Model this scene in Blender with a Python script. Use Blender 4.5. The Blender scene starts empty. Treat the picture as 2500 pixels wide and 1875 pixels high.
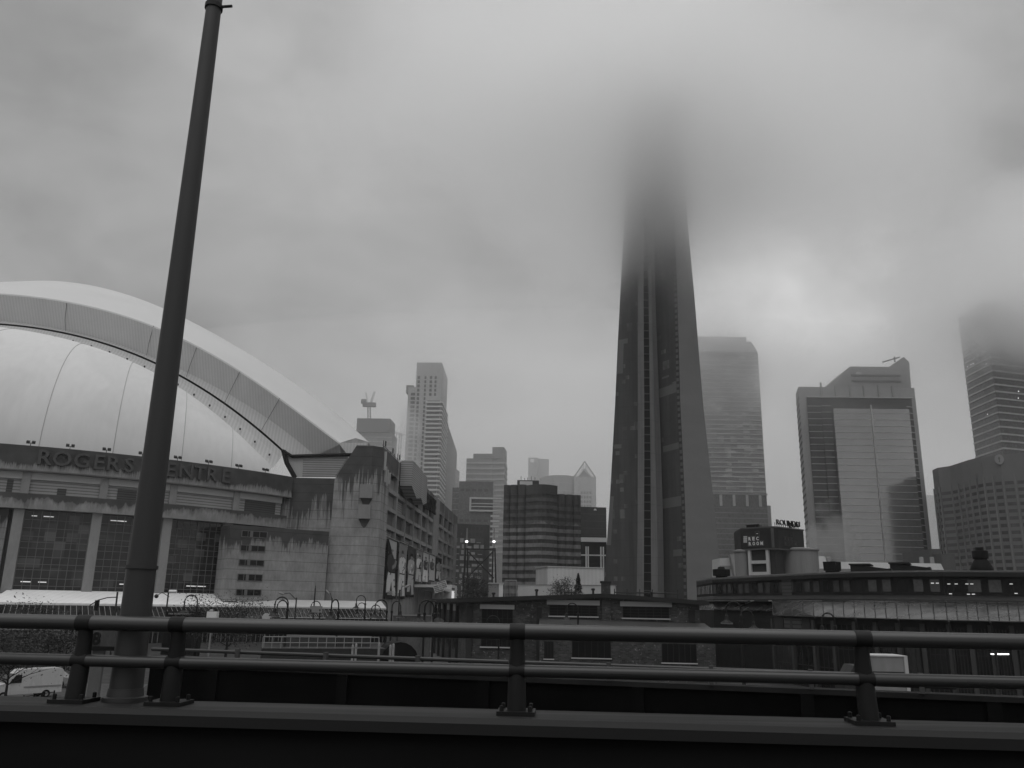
import bpy, bmesh, math, random
from mathutils import Vector, Matrix
random.seed(7)
S = bpy.context.scene
COL = S.collection
# ---------------------------------------------------------------- camera
F = 2030.0; EYE = 8.0                      # focal length in photo pixels, eye height above the ground
_z = Vector((142, 7677, -2030)).normalized(); _f = Vector((0, 0, -1))
_y = (_f - _z * _f.dot(_z)).normalized(); _x = _y.cross(_z)
ROT = Matrix((_x, _y, _z))
cam = bpy.data.cameras.new('camera'); camo = bpy.data.objects.new('camera', cam); COL.objects.link(camo)
camo.matrix_world = Matrix.Translation((0, 0, EYE)) @ ROT.to_4x4()
cam.sensor_width = 36; cam.lens = F / 2500 * 36; cam.clip_start = .1; cam.clip_end = 20000
S.camera = camo
S.view_settings.view_transform = 'Standard'; S.view_settings.look = 'None'
S.view_settings.exposure = 0; S.view_settings.gamma = 1
S.cycles.volume_bounces = 15; S.cycles.max_bounces = 17; S.cycles.diffuse_bounces = 3; S.cycles.glossy_bounces = 3
S.cycles.use_denoising = True; S.cycles.volume_step_rate = 2.2; S.cycles.volume_max_steps = 128
# ---------------------------------------------------------------- sky and sun
SUN_EL, SUN_AZ = math.radians(72), math.radians(200)      # behind the camera, slightly to the left
W = bpy.data.worlds.new('World'); S.world = W; W.use_nodes = True
def ray(px, py):
    d = ROT @ Vector((px - 1250, 937.5 - py, -F)); return d / d.y
def build_world():
    nt = W.node_tree; N = nt.nodes; L = nt.links
    bg = N['Background']; bg.inputs[1].default_value = .1
    sky = N.new('ShaderNodeTexSky'); sky.sky_type = 'NISHITA'; sky.sun_disc = False
    sky.sun_elevation = SUN_EL; sky.sun_rotation = SUN_AZ; sky.dust_density = 6; sky.air_density = 1
    bw = N.new('ShaderNodeRGBToBW'); L.new(sky.outputs[0], bw.inputs[0])
    def math_(op, a, b=None, c=None):
        n = N.new('ShaderNodeMath'); n.operation = op
        for i, v in enumerate((a, b, c)):
            if v is None: continue
            if isinstance(v, (int, float)): n.inputs[i].default_value = v
            else: L.new(v, n.inputs[i])
        return n.outputs[0]
    tc = N.new('ShaderNodeTexCoord'); d = tc.outputs['Generated']
    sep = N.new('ShaderNodeSeparateXYZ'); L.new(d, sep.inputs[0])
    mp = N.new('ShaderNodeMapping'); mp.inputs['Scale'].default_value = (1, 1, 1.7); L.new(d, mp.inputs[0])
    def noise(scale, detail, rough, dist=0, w=0):
        n = N.new('ShaderNodeTexNoise'); n.inputs['Scale'].default_value = scale; n.inputs['Detail'].default_value = detail
        n.inputs['Roughness'].default_value = rough; n.inputs['Distortion'].default_value = dist
        L.new(mp.outputs[0], n.inputs['Vector']); return n.outputs[0]
    base = 4.05
    v = math_('ADD', base, math_('MULTIPLY', math_('SUBTRACT', noise(3.2, 6, .55, .9), .5), 2.0))
    v = math_('ADD', v, math_('MULTIPLY', math_('SUBTRACT', noise(8, 5, .55, .6), .5), 1.1))
    grain = N.new('ShaderNodeMapRange'); L.new(noise(4.2, 5, .5, .35), grain.inputs[0])
    for i_, q_ in enumerate((.34, .66, .4, 1.6)): grain.inputs[i_ + 1].default_value = q_
    # lighter and darker banks of the overcast, by direction
    for (px, py, r, amp) in [(1150, 200, .30, .75), (1880, 710, .13, 1.3), (2060, 630, .13, .9), (1780, 700, .09, .6), (1580, 380, .20, -.6), (60, 520, .22, -.55),
                             (980, 760, .14, -.7), (2420, 640, .15, -.7), (2300, 120, .3, -.3), (650, 900, .12, -.3), (1750, 130, .2, .35),
                             (1240, 1080, .16, .35), (2200, 1000, .2, .2), (400, 60, .3, -.1), (1400, 600, .12, -.35), (2480, 330, .2, .2)]:
        c = ray(px, py).normalized()
        dp = N.new('ShaderNodeVectorMath'); dp.operation = 'DOT_PRODUCT'; L.new(d, dp.inputs[0]); dp.inputs[1].default_value = c
        m = N.new('ShaderNodeMapRange'); m.interpolation_type = 'SMOOTHERSTEP'; L.new(dp.outputs['Value'], m.inputs[0])
        m.inputs[1].default_value = math.cos(r * 1.5); m.inputs[2].default_value = 1; m.inputs[3].default_value = 0; m.inputs[4].default_value = amp
        v = math_('ADD', v, math_('MULTIPLY', m.outputs[0], grain.outputs[0]))
    # an overcast sky is brightest overhead
    m = N.new('ShaderNodeMapRange'); L.new(sep.outputs[2], m.inputs[0])
    m.inputs[1].default_value = .66; m.inputs[2].default_value = 1; m.inputs[3].default_value = 1; m.inputs[4].default_value = 2.5
    v = math_('MULTIPLY', v, m.outputs[0])
    v = math_('ADD', math_('MULTIPLY', v, .94), math_('MULTIPLY', math_('MINIMUM', bw.outputs[0], 6), .06))
    L.new(v, bg.inputs[0])
build_world()
sun = bpy.data.lights.new('sun', 'SUN'); sun.energy = 1.15; sun.angle = math.radians(70); sun.color = (1, 1, 1)
suno = bpy.data.objects.new('sun', sun); COL.objects.link(suno)
_sd = Vector((math.sin(SUN_AZ) * math.cos(SUN_EL), math.cos(SUN_AZ) * math.cos(SUN_EL), math.sin(SUN_EL)))
suno.rotation_euler = _sd.to_track_quat('Z', 'Y').to_euler(); suno.location = (0, -20, 300)
# ---------------------------------------------------------------- helpers
def at(px, py, Y):
    d = ray(px, py); return Vector((d.x * Y, Y, EYE + d.z * Y))
def on_z(px, py, z):
    d = ray(px, py); return at(px, py, (z - EYE) / d.z)
def roof(pts, Y):
    """outline of a flat roof seen from below: first point at depth Y, the rest at the same height"""
    z = at(*pts[0], Y).z
    return [on_z(px, py, z) for px, py in pts], z
class MB:
    def __init__(s): s.v = []; s.f = []
    def poly(s, *p):
        n = len(s.v); s.v += [tuple(q) for q in p]; s.f.append(tuple(range(n, n + len(p)))); return s
    def hexa(s, p):
        n = len(s.v); s.v += [tuple(q) for q in p]
        s.f += [tuple(n + i for i in q) for q in ((3, 2, 1, 0), (4, 5, 6, 7), (0, 1, 5, 4), (1, 2, 6, 5), (2, 3, 7, 6), (3, 0, 4, 7))]; return s
    def box(s, lo, hi):
        (a, b, c), (d, e, f) = lo, hi
        return s.hexa([(a, b, c), (d, b, c), (d, e, c), (a, e, c), (a, b, f), (d, b, f), (d, e, f), (a, e, f)])
    def prism(s, pts, z0, z1):
        n = len(s.v); k = len(pts); s.v += [(p[0], p[1], z0) for p in pts]
        s.v += [(p[0], p[1], z1[i] if isinstance(z1, (list, tuple)) else z1) for i, p in enumerate(pts)]
        s.f.append(tuple(range(n + k - 1, n - 1, -1))); s.f.append(tuple(range(n + k, n + 2 * k)))
        for i in range(k):
            j = (i + 1) % k; s.f.append((n + i, n + j, n + k + j, n + k + i))
        return s
    def grid(s, rows, close=False):
        n = len(s.v); c = len(rows[0])
        for r in rows: s.v += [tuple(p) for p in r]
        for i in range(len(rows) - 1):
            for j in range(c if close else c - 1):
                k = (j + 1) % c; s.f.append((n + i * c + j, n + i * c + k, n + (i + 1) * c + k, n + (i + 1) * c + j))
        return s
    def tube(s, pts, r, n=8, caps=True):
        pts = [Vector(p) for p in pts]; rr = r if isinstance(r, (list, tuple)) else [r] * len(pts); rows = []
        for i, p in enumerate(pts):
            t = (pts[min(i + 1, len(pts) - 1)] - pts[max(i - 1, 0)]).normalized()
            a = t.cross(Vector((0, 0, 1)) if abs(t.z) < .9 else Vector((1, 0, 0))).normalized(); b = t.cross(a)
            rows.append([p + (a * math.cos(2 * math.pi * k / n) + b * math.sin(2 * math.pi * k / n)) * rr[i] for k in range(n)])
        m = len(s.v); s.grid(rows, True)
        if caps:
            s.f.append(tuple(range(m, m + n))); e = m + n * (len(pts) - 1); s.f.append(tuple(range(e + n - 1, e - 1, -1)))
        return s
    def lathe(s, c, prof, n=20):
        rows = [[(c[0] + r * math.cos(2 * math.pi * k / n), c[1] + r * math.sin(2 * math.pi * k / n), c[2] + z) for k in range(n)] for r, z in prof]
        m = len(s.v); s.grid(rows, True); s.f.append(tuple(range(m, m + n)))
        e = m + n * (len(prof) - 1); s.f.append(tuple(range(e + n - 1, e - 1, -1))); return s
    def add(s, o):
        n = len(s.v); s.v += o.v; s.f += [tuple(n + i for i in f) for f in o.f]; return s
def build(mb, name, m, parent=None, smooth=False, label=None):
    me = bpy.data.meshes.new(name); me.from_pydata(mb.v, [], mb.f)
    bm = bmesh.new(); bm.from_mesh(me); bmesh.ops.recalc_face_normals(bm, faces=bm.faces); bm.to_mesh(me); bm.free()
    me.materials.append(m)
    if smooth:
        for p in me.polygons: p.use_smooth = True
        try: me.set_sharp_from_angle(angle=math.radians(35))
        except Exception: pass
    o = bpy.data.objects.new(name, me); COL.objects.link(o)
    if parent is not None:
        o.parent = parent
        off = parent.location.copy() if parent.type == 'EMPTY' else Vector((0, 0, 0))
        o.matrix_parent_inverse = Matrix.Translation(-off)
    if label: o['label'] = label
    return o
def tag(o, label, cat, group=None, kind=None):
    o['label'] = label; o['category'] = cat
    if group: o['group'] = group
    if kind: o['kind'] = kind
    return o
def thing(name, label, cat, loc=(0, 0, 0), group=None):
    o = bpy.data.objects.new(name, None); COL.objects.link(o); o.location = loc; o.empty_display_size = .5
    return tag(o, label, cat, group)
def dup(root, loc, label, scale=1, rotz=0, group=None):
    r = root.copy(); COL.objects.link(r); r.location = loc; r.scale = (scale,) * 3; r.rotation_euler = (0, 0, rotz); r['label'] = label
    if group: r['group'] = group
    for ch in list(root.children):
        c = ch.copy(); COL.objects.link(c); c.parent = r
        for g in list(ch.children):
            d = g.copy(); COL.objects.link(d); d.parent = c
    return r
def structure(name, mb, m, label):
    o = build(mb, name, m); o['kind'] = 'structure'; o['label'] = label; return o
class Wall:
    """a vertical plane from a to b; t runs along it, d out of it towards the camera side"""
    def __init__(s, a, b):
        s.a = Vector((a[0], a[1], 0)); s.u = Vector((b[0] - a[0], b[1] - a[1], 0)); s.len = s.u.length; s.u.normalize()
        s.n = Vector((s.u.y, -s.u.x, 0))
        if s.n.dot(-s.a) < 0: s.n = -s.n
    def pt(s, t, z, d=0): return s.a + s.u * t + s.n * d + Vector((0, 0, z))
    def uv(s, px, py):
        r = ray(px, py); o = Vector((0, 0, EYE)); k = (s.a - o).dot(s.n) / r.dot(s.n); p = o + r * k
        return (p - s.a).dot(s.u), p.z
    def rect(s, x0, y0, x1, y1):
        t0 = s.uv(x0, (y0 + y1) / 2)[0]; t1 = s.uv(x1, (y0 + y1) / 2)[0]; xm = (x0 + x1) / 2
        return t0, t1, s.uv(xm, y1)[1], s.uv(xm, y0)[1]
    def box(s, mb, t0, t1, z0, z1, d0, d1):
        P = s.pt
        return mb.hexa([P(t0, z0, d1), P(t1, z0, d1), P(t1, z0, d0), P(t0, z0, d0), P(t0, z1, d1), P(t1, z1, d1), P(t1, z1, d0), P(t0, z1, d0)])
    def poly(s, mb, pts, d0, d1):
        a = [s.pt(t, z, d1) for t, z in pts]; b = [s.pt(t, z, d0) for t, z in pts]; n = len(mb.v); k = len(pts)
        mb.v += [tuple(p) for p in a + b]; mb.f.append(tuple(range(n, n + k))); mb.f.append(tuple(range(n + 2 * k - 1, n + k - 1, -1)))
        for i in range(k):
            j = (i + 1) % k; mb.f.append((n + i, n + k + i, n + k + j, n + j))
        return mb
def pieces(name, boxes, m, parent, cap=100):
    """boxes: list of MB; the first cap become parts of their own, the rest one stuff part"""
    for b in boxes[:cap]: build(b, name, m, parent)
    if len(boxes) > cap:
        r = MB()
        for b in boxes[cap:]: r.add(b)
        build(r, name + 's', m, parent)['kind'] = 'stuff'
def bands(w, t0, t1, z0, z1, pitch, h, d0, d1):
    out = []; z = z0
    while z < z1: out.append(w.box(MB(), t0, t1, z, min(z + h, z1), d0, d1)); z += pitch
    return out[::-1]
def text(s, size, ext, bold=0.0):
    cu = bpy.data.curves.new('lettering', 'FONT'); cu.body = s; cu.size = size; cu.extrude = ext / 2; cu.offset = bold
    cu.resolution_u = 3
    o = bpy.data.objects.new('lettering', cu); COL.objects.link(o)
    bpy.context.view_layer.update()
    me = o.evaluated_get(bpy.context.evaluated_depsgraph_get()).to_mesh()
    v = [p.co.copy() for p in me.vertices]; f = [tuple(p.vertices) for p in me.polygons]
    o.to_mesh_clear(); bpy.data.objects.remove(o); bpy.data.curves.remove(cu)
    return v, f
def text_on(w, s, t0, t1, z0, z1, d, ext, bold=0.0, mb=None):
    v, f = text(s, 1, 1, bold); mb = mb or MB()
    x0 = min(p.x for p in v); x1 = max(p.x for p in v); y0 = min(p.y for p in v); y1 = max(p.y for p in v); n = len(mb.v)
    for p in v: mb.v.append(tuple(w.pt(t0 + (p.x - x0) / (x1 - x0) * (t1 - t0), z0 + (p.y - y0) / (y1 - y0) * (z1 - z0), d + (p.z + .5) * ext)))
    mb.f += [tuple(n + i for i in q) for q in f]; return mb
# ---------------------------------------------------------------- materials (all grey: the photograph is black and white)
class Nodes:
    def __init__(s, name):
        s.m = bpy.data.materials.new(name); s.m.use_nodes = True; s.t = s.m.node_tree; s.b = s.t.nodes['Principled BSDF']
        s.obj = s.t.nodes.new('ShaderNodeTexCoord').outputs['Object']
    def n(s, kind, **k):
        x = s.t.nodes.new('ShaderNode' + kind)
        for a, b in k.items(): setattr(x, a, b)
        return x
    def l(s, a, b): s.t.links.new(a, b)
    def math(s, op, a, b=None, clamp=False):
        x = s.n('Math', operation=op, use_clamp=clamp)
        for i, v in enumerate((a, b)):
            if v is None: continue
            if isinstance(v, (int, float)): x.inputs[i].default_value = v
            else: s.l(v, x.inputs[i])
        return x.outputs[0]
    def coord(s, sc): 
        x = s.n('Mapping'); x.inputs['Scale'].default_value = sc; s.l(s.obj, x.inputs[0]); return x.outputs[0]
    def noise(s, scale, detail=4, sc=(1, 1, 1), rough=.55):
        x = s.n('TexNoise'); x.inputs['Scale'].default_value = scale; x.inputs['Detail'].default_value = detail; x.inputs['Roughness'].default_value = rough
        s.l(s.coord(sc), x.inputs['Vector']); return x.outputs[0]
    def ramp(s, v, a, b, c=0, d=1):
        x = s.n('MapRange'); s.l(v, x.inputs[0])
        for i, q in enumerate((a, b, c, d)): x.inputs[i + 1].default_value = q
        return x.outputs[0]
    def xyz(s):
        x = s.n('SeparateXYZ'); s.l(s.obj, x.inputs[0]); return x.outputs
    def mix(s, f, a, b):
        x = s.n('Mix', data_type='FLOAT')
        for i, v in ((0, f), (2, a), (3, b)):
            if isinstance(v, (int, float)): x.inputs[i].default_value = v
            else: s.l(v, x.inputs[i])
        return x.outputs[0]
    def out(s, v, rough, spec=.3, metal=0, bump=None, bs=.3):
        if isinstance(v, (int, float)): s.b.inputs[0].default_value = (v, v, v, 1)
        else: s.l(v, s.b.inputs[0])
        if isinstance(rough, (int, float)): s.b.inputs['Roughness'].default_value = rough
        else: s.l(rough, s.b.inputs['Roughness'])
        s.b.inputs['Specular IOR Level'].default_value = spec; s.b.inputs['Metallic'].default_value = metal
        if bump is not None:
            x = s.n('Bump'); x.inputs['Strength'].default_value = bs; s.l(bump, x.inputs['Height']); s.l(x.outputs[0], s.b.inputs['Normal'])
        return s.m
def M(name, v, rough=.75, var=.2, scale=.25, spec=.14, metal=0, sc=(1, 1, .35), bump=0):
    k = Nodes(name); a = k.noise(scale, 5, sc); b = k.noise(scale * 9, 4, sc)
    f = k.math('ADD', k.math('MULTIPLY', a, .65), k.math('MULTIPLY', b, .35))
    return k.out(k.ramp(f, .3, .7, v * (1 - var), v * (1 + var)), k.ramp(b, .3, .7, max(rough - .1, .02), min(rough + .1, 1)), spec, metal, b if bump else None, bump)
def WET(name, z, amp, dry=.27, wet=.06, fx=.6, joint=0, vstretch=.05, extra=None):
    """concrete soaked dark from the top down to about height z, with drips of length amp"""
    k = Nodes(name); zz = k.xyz()[2]
    n1 = k.noise(fx, 3, (1, 1, vstretch), .7); n2 = k.noise(fx * .22, 2, (1, 1, .02)); n3 = k.noise(.35, 5); n4 = k.noise(2.2, 4, (1, 1, .3))
    n6 = k.ramp(k.noise(fx * .45, 3, (1, 1, .02)), .35, .65, .15, 1.9); n7 = k.noise(fx * 2.6, 3, (1, 1, .03), .6)
    h = k.math('ADD', zz, k.math('MULTIPLY', k.math('MULTIPLY', k.math('SUBTRACT', n1, .5), amp * 2.2), n6)); h = k.math('ADD', h, k.math('MULTIPLY', k.math('SUBTRACT', n2, .5), amp * 2.6)); n5 = k.noise(fx * 4.5, 2, (1, 1, .02)); h = k.math('ADD', h, k.math('MULTIPLY', k.math('SUBTRACT', n5, .5), amp * 1.5))
    f = k.ramp(h, z - .25, z + .25); f = k.math('MAXIMUM', f, k.math('MULTIPLY', k.ramp(k.math('ADD', h, k.math('MULTIPLY', k.math('SUBTRACT', n7, .42), amp * 3.4)), z - .4, z + .4), .5))
    d = k.math('MULTIPLY', k.ramp(n3, .3, .7, dry * .78, dry * 1.15), k.ramp(n4, .3, .7, .85, 1.1)); w = k.ramp(n3, .3, .7, wet * .75, wet * 1.25)
    c = k.mix(f, d, w)
    if joint:
        q = k.math('FRACT', k.math('DIVIDE', zz, joint)); c = k.math('MULTIPLY', c, k.ramp(k.math('GREATER_THAN', q, .10 / joint), 0, 1, .5, 1))
    return k.out(c, k.mix(f, .85, .6), .3)
def STRIPE(name, v, axis, pitch, lo=.7, rough=.6, spec=.3, var=.08, duty=.5):
    k = Nodes(name); q = k.math('FRACT', k.math('DIVIDE', k.xyz()[axis], pitch)); s = k.ramp(k.math('GREATER_THAN', q, duty), 0, 1, lo, 1)
    n = k.noise(.15, 4)
    return k.out(k.math('MULTIPLY', s, k.ramp(n, .3, .7, v * (1 - var), v * (1 + var))), rough, spec)
def PANES(name, pw, ph, lo=.012, hi=.09, share=.25, rough=.12, ax=(1, .6)):
    """glazing whose panes show more or less of the blinds and rooms behind them"""
    k = Nodes(name); x = k.xyz()
    u = k.math('ADD', k.math('MULTIPLY', x[0], ax[0]), k.math('MULTIPLY', x[1], ax[1]))
    cx = k.math('FLOOR', k.math('DIVIDE', u, pw)); cz = k.math('FLOOR', k.math('DIVIDE', x[2], ph))
    cb = k.n('CombineXYZ'); k.l(cx, cb.inputs[0]); k.l(cz, cb.inputs[1])
    wn = k.n('TexWhiteNoise', noise_dimensions='3D'); k.l(cb.outputs[0], wn.inputs['Vector'])
    f = k.ramp(wn.outputs['Value'], 1 - share, 1, 0, 1); big = k.noise(.12, 2)
    f = k.math('MULTIPLY', f, k.ramp(big, .4, .6, .1, 1))
    return k.out(k.mix(f, lo, hi), rough, .5)
def BRICK(name, v=.1):
    k = Nodes(name); x = k.xyz(); cb = k.n('CombineXYZ')
    k.l(k.math('ADD', x[0], k.math('MULTIPLY', x[1], .9)), cb.inputs[0]); k.l(x[2], cb.inputs[1])
    br = k.n('TexBrick'); k.l(cb.outputs[0], br.inputs['Vector']); br.inputs['Scale'].default_value = 1
    br.inputs['Brick Width'].default_value = .42; br.inputs['Row Height'].default_value = .16; br.inputs['Mortar Size'].default_value = .018
    br.inputs['Color1'].default_value = (v * .55,) * 3 + (1,); br.inputs['Color2'].default_value = (v * 1.25,) * 3 + (1,); br.inputs['Mortar'].default_value = (v * 1.1,) * 3 + (1,)
    bw = k.n('RGBToBW'); k.l(br.outputs[0], bw.inputs[0]); n = k.noise(.5, 5); n2 = k.noise(3.2, 3)
    pale = k.math('MULTIPLY', k.ramp(n2, .62, .72), .14)
    return k.out(k.math('ADD', k.math('MULTIPLY', bw.outputs[0], k.ramp(n, .3, .7, .6, 1.3)), pale), .85, .2, 0, bw.outputs[0], .2)
def GLOW(name, e):
    k = Nodes(name); k.b.inputs['Emission Color'].default_value = (1, 1, 1, 1); k.b.inputs['Emission Strength'].default_value = e; return k.out(.8, .5)
def VOL(name, dens, fade=None, aniso=.3):
    m = bpy.data.materials.new(name); m.use_nodes = True; t = m.node_tree; t.nodes.clear()
    o = t.nodes.new('ShaderNodeOutputMaterial'); v = t.nodes.new('ShaderNodeVolumePrincipled'); t.links.new(v.outputs[0], o.inputs['Volume'])
    v.inputs['Color'].default_value = (1, 1, 1, 1); v.inputs['Density'].default_value = dens; v.inputs['Anisotropy'].default_value = aniso
    if fade:
        tc = t.nodes.new('ShaderNodeTexCoord'); ln = t.nodes.new('ShaderNodeVectorMath'); ln.operation = 'LENGTH'; t.links.new(tc.outputs['Object'], ln.inputs[0])
        ge = t.nodes.new('ShaderNodeNewGeometry'); no = t.nodes.new('ShaderNodeTexNoise'); no.inputs['Scale'].default_value = fade[0]; no.inputs['Detail'].default_value = 3
        t.links.new(ge.outputs['Position'], no.inputs['Vector'])
        a = t.nodes.new('ShaderNodeMath'); a.operation = 'MULTIPLY_ADD'; t.links.new(no.outputs[0], a.inputs[0]); a.inputs[1].default_value = fade[1]
        a.inputs[2].default_value = 1 - fade[1] * .5
        b = t.nodes.new('ShaderNodeMath'); b.operation = 'SUBTRACT'; t.links.new(a.outputs[0], b.inputs[0]); t.links.new(ln.outputs['Value'], b.inputs[1])
        c = t.nodes.new('ShaderNodeMapRange'); c.interpolation_type = 'SMOOTHSTEP'; t.links.new(b.outputs[0], c.inputs[0])
        c.inputs[1].default_value = 0; c.inputs[2].default_value = fade[2]; c.inputs[3].default_value = 0; c.inputs[4].default_value = dens
        t.links.new(c.outputs[0], v.inputs['Density'])
    return m
m_black = M('black_paint', .006, .7, .3, spec=.12); m_dark = M('dark_metal', .03, .5, .3, 1.5); m_iron = M('lamp_iron', .014, .4, .2)
m_white = M('white_paint', .62, .6, .08); m_pale = M('pale_panel', .42, .6, .1); m_mid = M('grey_panel', .22, .7, .15)
m_conc = M('concrete', .25, .85, .2, .3); m_dconc = M('damp_concrete', .07, .7, .25, .3)
m_glass = M('dark_glass', .008, .2, .3, .05, .22); m_lamp = GLOW('lit_lamp', 2.5); m_tube = GLOW('lit_tube', .4)
# ---------------------------------------------------------------- ground, roads, paths
structure('ground', MB().poly((-1400, -40, 0), (1400, -40, 0), (1400, 1400, 0), (-1400, 1400, 0)), M('wet_ground', .013, .6, .5, .08, .4), 'dark wet ground of the rail yard park and downtown')
structure('street', MB().poly((-80, 40, .004), (-26, 52, .004), (-34, 84, .004), (-110, 78, .004)), M('asphalt', .03, .45, .35, .4, .5), 'wet asphalt street below the highway with the parked van')
structure('path', MB().poly((-16, 80, .006), (-8.5, 80, .006), (-11.5, 150, .006), (-16, 150, .006)), M('path_concrete', .10, .5, .25, .4), 'pale concrete path beside the brick shop')
structure('gravel_bed', MB().poly((-8.3, 80, .008), (-4.7, 98, .008), (-11, 145, .008), (-13.5, 145, .008)), M('gravel', .09, .9, .9, 3, .2), 'stony gravel strip along the side wall of the brick shop')
# ---------------------------------------------------------------- elevated highway: parapet, railing, lamp post
RD = Vector((1, -.068, 0)).normalized(); RN = Vector((-RD.y, RD.x, 0))    # along the road, away from the camera
RO = Vector((0.0, 5.62, 0))
def hw(t, d, z): return RO + RD * t + RN * d + Vector((0, 0, z))
def run(prof, t0=-40, t1=40, n=2):
    """a profile of (depth, height) points swept along the highway"""
    mb = MB(); k = len(prof)
    rows = [[hw(t0 + (t1 - t0) * i / n, d, z) for d, z in prof] for i in range(n + 1)]
    mb.grid(rows, True); mb.f.append(tuple(range(k))); mb.f.append(tuple(range((n + 1) * k - 1, n * k - 1, -1))); return mb
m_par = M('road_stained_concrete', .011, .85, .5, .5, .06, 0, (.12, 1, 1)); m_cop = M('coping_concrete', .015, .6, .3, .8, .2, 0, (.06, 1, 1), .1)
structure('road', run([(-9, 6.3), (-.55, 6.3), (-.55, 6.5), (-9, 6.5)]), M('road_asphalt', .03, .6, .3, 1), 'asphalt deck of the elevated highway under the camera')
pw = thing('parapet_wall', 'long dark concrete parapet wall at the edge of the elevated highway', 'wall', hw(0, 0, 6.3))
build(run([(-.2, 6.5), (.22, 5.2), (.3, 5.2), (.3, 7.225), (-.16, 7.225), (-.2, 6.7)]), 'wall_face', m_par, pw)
build(run([(-.22, 7.227), (.34, 7.227), (.34, 7.295), (.29, 7.32), (-.17, 7.32), (-.22, 7.29)]), 'coping', m_cop, pw)
gr = thing('guard_railing', 'two round steel rails on squat posts along the highway parapet', 'railing', hw(0, 0, 7.32))
m_rail = M('galvanised_rail', .034, .36, .25, 1.2, .6, .25, (.05, 2, 2)); m_post = M('rail_post_steel', .014, .5, .3, 2)
def rail(z, r):
    return MB().tube([hw(t, .06, z) for t in (-40, -20, -8, -4, 0, 4, 8, 20, 40)], r, 20)
build(rail(7.825, .049), 'top_rail', m_rail, gr, True); build(rail(7.582, .039), 'lower_rail', m_rail, gr, True)
for px in (-700, 170, 405, 1260, 2125, 2990):
    d_ = ray(px, 1700); t = 5.62 * d_.x / (RD.x - d_.x * RD.y)
    o = hw(t, .06, 0); b = MB()
    b.tube([o + Vector((0, .0, 7.335)), o + Vector((0, .02, 7.56)), o + Vector((0, .03, 7.70)), o + Vector((0, .02, 7.80))], [.062, .058, .05, .046], 14)
    po = build(b, 'post', m_post, gr, True)
    c = MB().hexa([o + RD * sx * .12 + RN * sy * .11 + Vector((0, 0, z)) for z in (7.321, 7.345) for sx, sy in ((-1, -1), (1, -1), (1, 1), (-1, 1))])
    build(c, 'base_plate', m_post, po)
    for z, r in ((7.825, .052), (7.582, .042)): build(MB().tube([o + Vector((0, 0, z)) - RD * .05, o + Vector((0, 0, z)) + RD * .05], r, 16), 'collar', m_post, po, True)
    for sx in (-1, 1):
        for sy in (-1, 1): build(MB().lathe(tuple(o + RD * sx * .09 + RN * sy * .08 + Vector((0, 0, 7.345))), [(.014, 0), (.014, .03), (.006, .034)], 6), 'bolt', m_post, po)
lp = thing('highway_lamp_post', 'tall tapering steel lamp post rising out of the top of the picture beside the railing', 'lamp post', at(300, 1700, 6.0))
p0 = at(306, 1697, 6.0); p1 = at(418, 800, 6.0)
bx, by = p0.x, 6.0
def r_at(px, py, w):     # radius that shows w pixels wide
    a = ray(px - w / 2, py); b = ray(px + w / 2, py); return (b.x - a.x) * 6.0 / 2
m_pole = M('weathered_pole', .045, .55, .2, 1.5, .4, .3, (1, 1, .2))
zt = at(522, -60, 6.0).z
zs = [p0.z, p0.z + .35, at(350, 1385, 6).z, p1.z, zt]
build(MB().tube([(bx, by, z) for z in zs], [r_at(306, 1690, 78), r_at(310, 1640, 75), r_at(340, 1385, 67), r_at(418, 800, 53), r_at(522, 0, 34)], 28), 'pole', m_pole, lp, True)
ft = MB().lathe((bx, by, 7.321), [(.145, 0), (.145, .025), (.118, .03), (.112, .08)], 28); build(ft, 'base_flange', m_pole, lp, True)
build(MB().tube([(bx, by, zs[2] - .012), (bx, by, zs[2] + .012)], r_at(340, 1385, 76), 28), 'band', m_pole, lp, True)
zb_ = at(520, 18, 6).z
bd = build(MB().tube([(bx, by, zb_ - .02), (bx, by, zb_ + .02)], r_at(520, 18, 42), 20), 'bracket', m_dark, lp, True)
build(MB().tube([(bx, by, zb_), (bx + .16, by - .02, zb_)], .012, 8), 'bracket_arm', m_dark, bd)
# ramp that runs alongside, a little below and further out
ra = at(372, 1580, 25.6); rb = at(2330, 1646, 20.2)
RW = Wall((ra.x, ra.y), (rb.x, rb.y)); RL = RW.len
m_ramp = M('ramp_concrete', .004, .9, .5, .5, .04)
rw = thing('ramp_wall', 'black concrete side wall of the ramp running beyond the highway railing', 'wall', (ra.x, ra.y, 0))
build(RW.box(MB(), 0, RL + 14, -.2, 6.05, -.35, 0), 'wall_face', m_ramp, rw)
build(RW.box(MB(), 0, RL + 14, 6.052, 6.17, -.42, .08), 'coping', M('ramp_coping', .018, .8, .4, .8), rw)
pb = [RW.box(MB(), t, t + .3, -.2, 6.04, .002, .1) for t in range(2, int(RL) + 14, 4)]
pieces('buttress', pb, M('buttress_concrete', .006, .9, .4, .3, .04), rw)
rg = thing('ramp_guard', 'low steel guard rail with short posts along the ramp beyond the highway', 'railing', (ra.x, ra.y, 6.17))
gm = M('guard_steel', .04, .5, .3, .6, .4, .3, (.1, .1, 2))
for z in (6.33, 6.53):
    b = MB(); prof = [(0, -.05), (.05, -.02), (.05, .02), (0, .05), (-.02, .05), (-.02, -.05)]
    b.grid([[RW.pt(t, z + h, d) for d, h in prof] for t in (0, RL)], True); build(b, 'beam', gm, rg)
for px in (585, 800, 1024, 1250, 1487, 1735, 1975, 2240):
    t = RW.uv(px, 1600)[0]; build(RW.box(MB(), t - .05, t + .05, 6.172, 6.62, .06, .18), 'post', M('post_grey', .06, .7, .2) if px == 585 else bpy.data.materials['post_grey'], rg)
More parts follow.
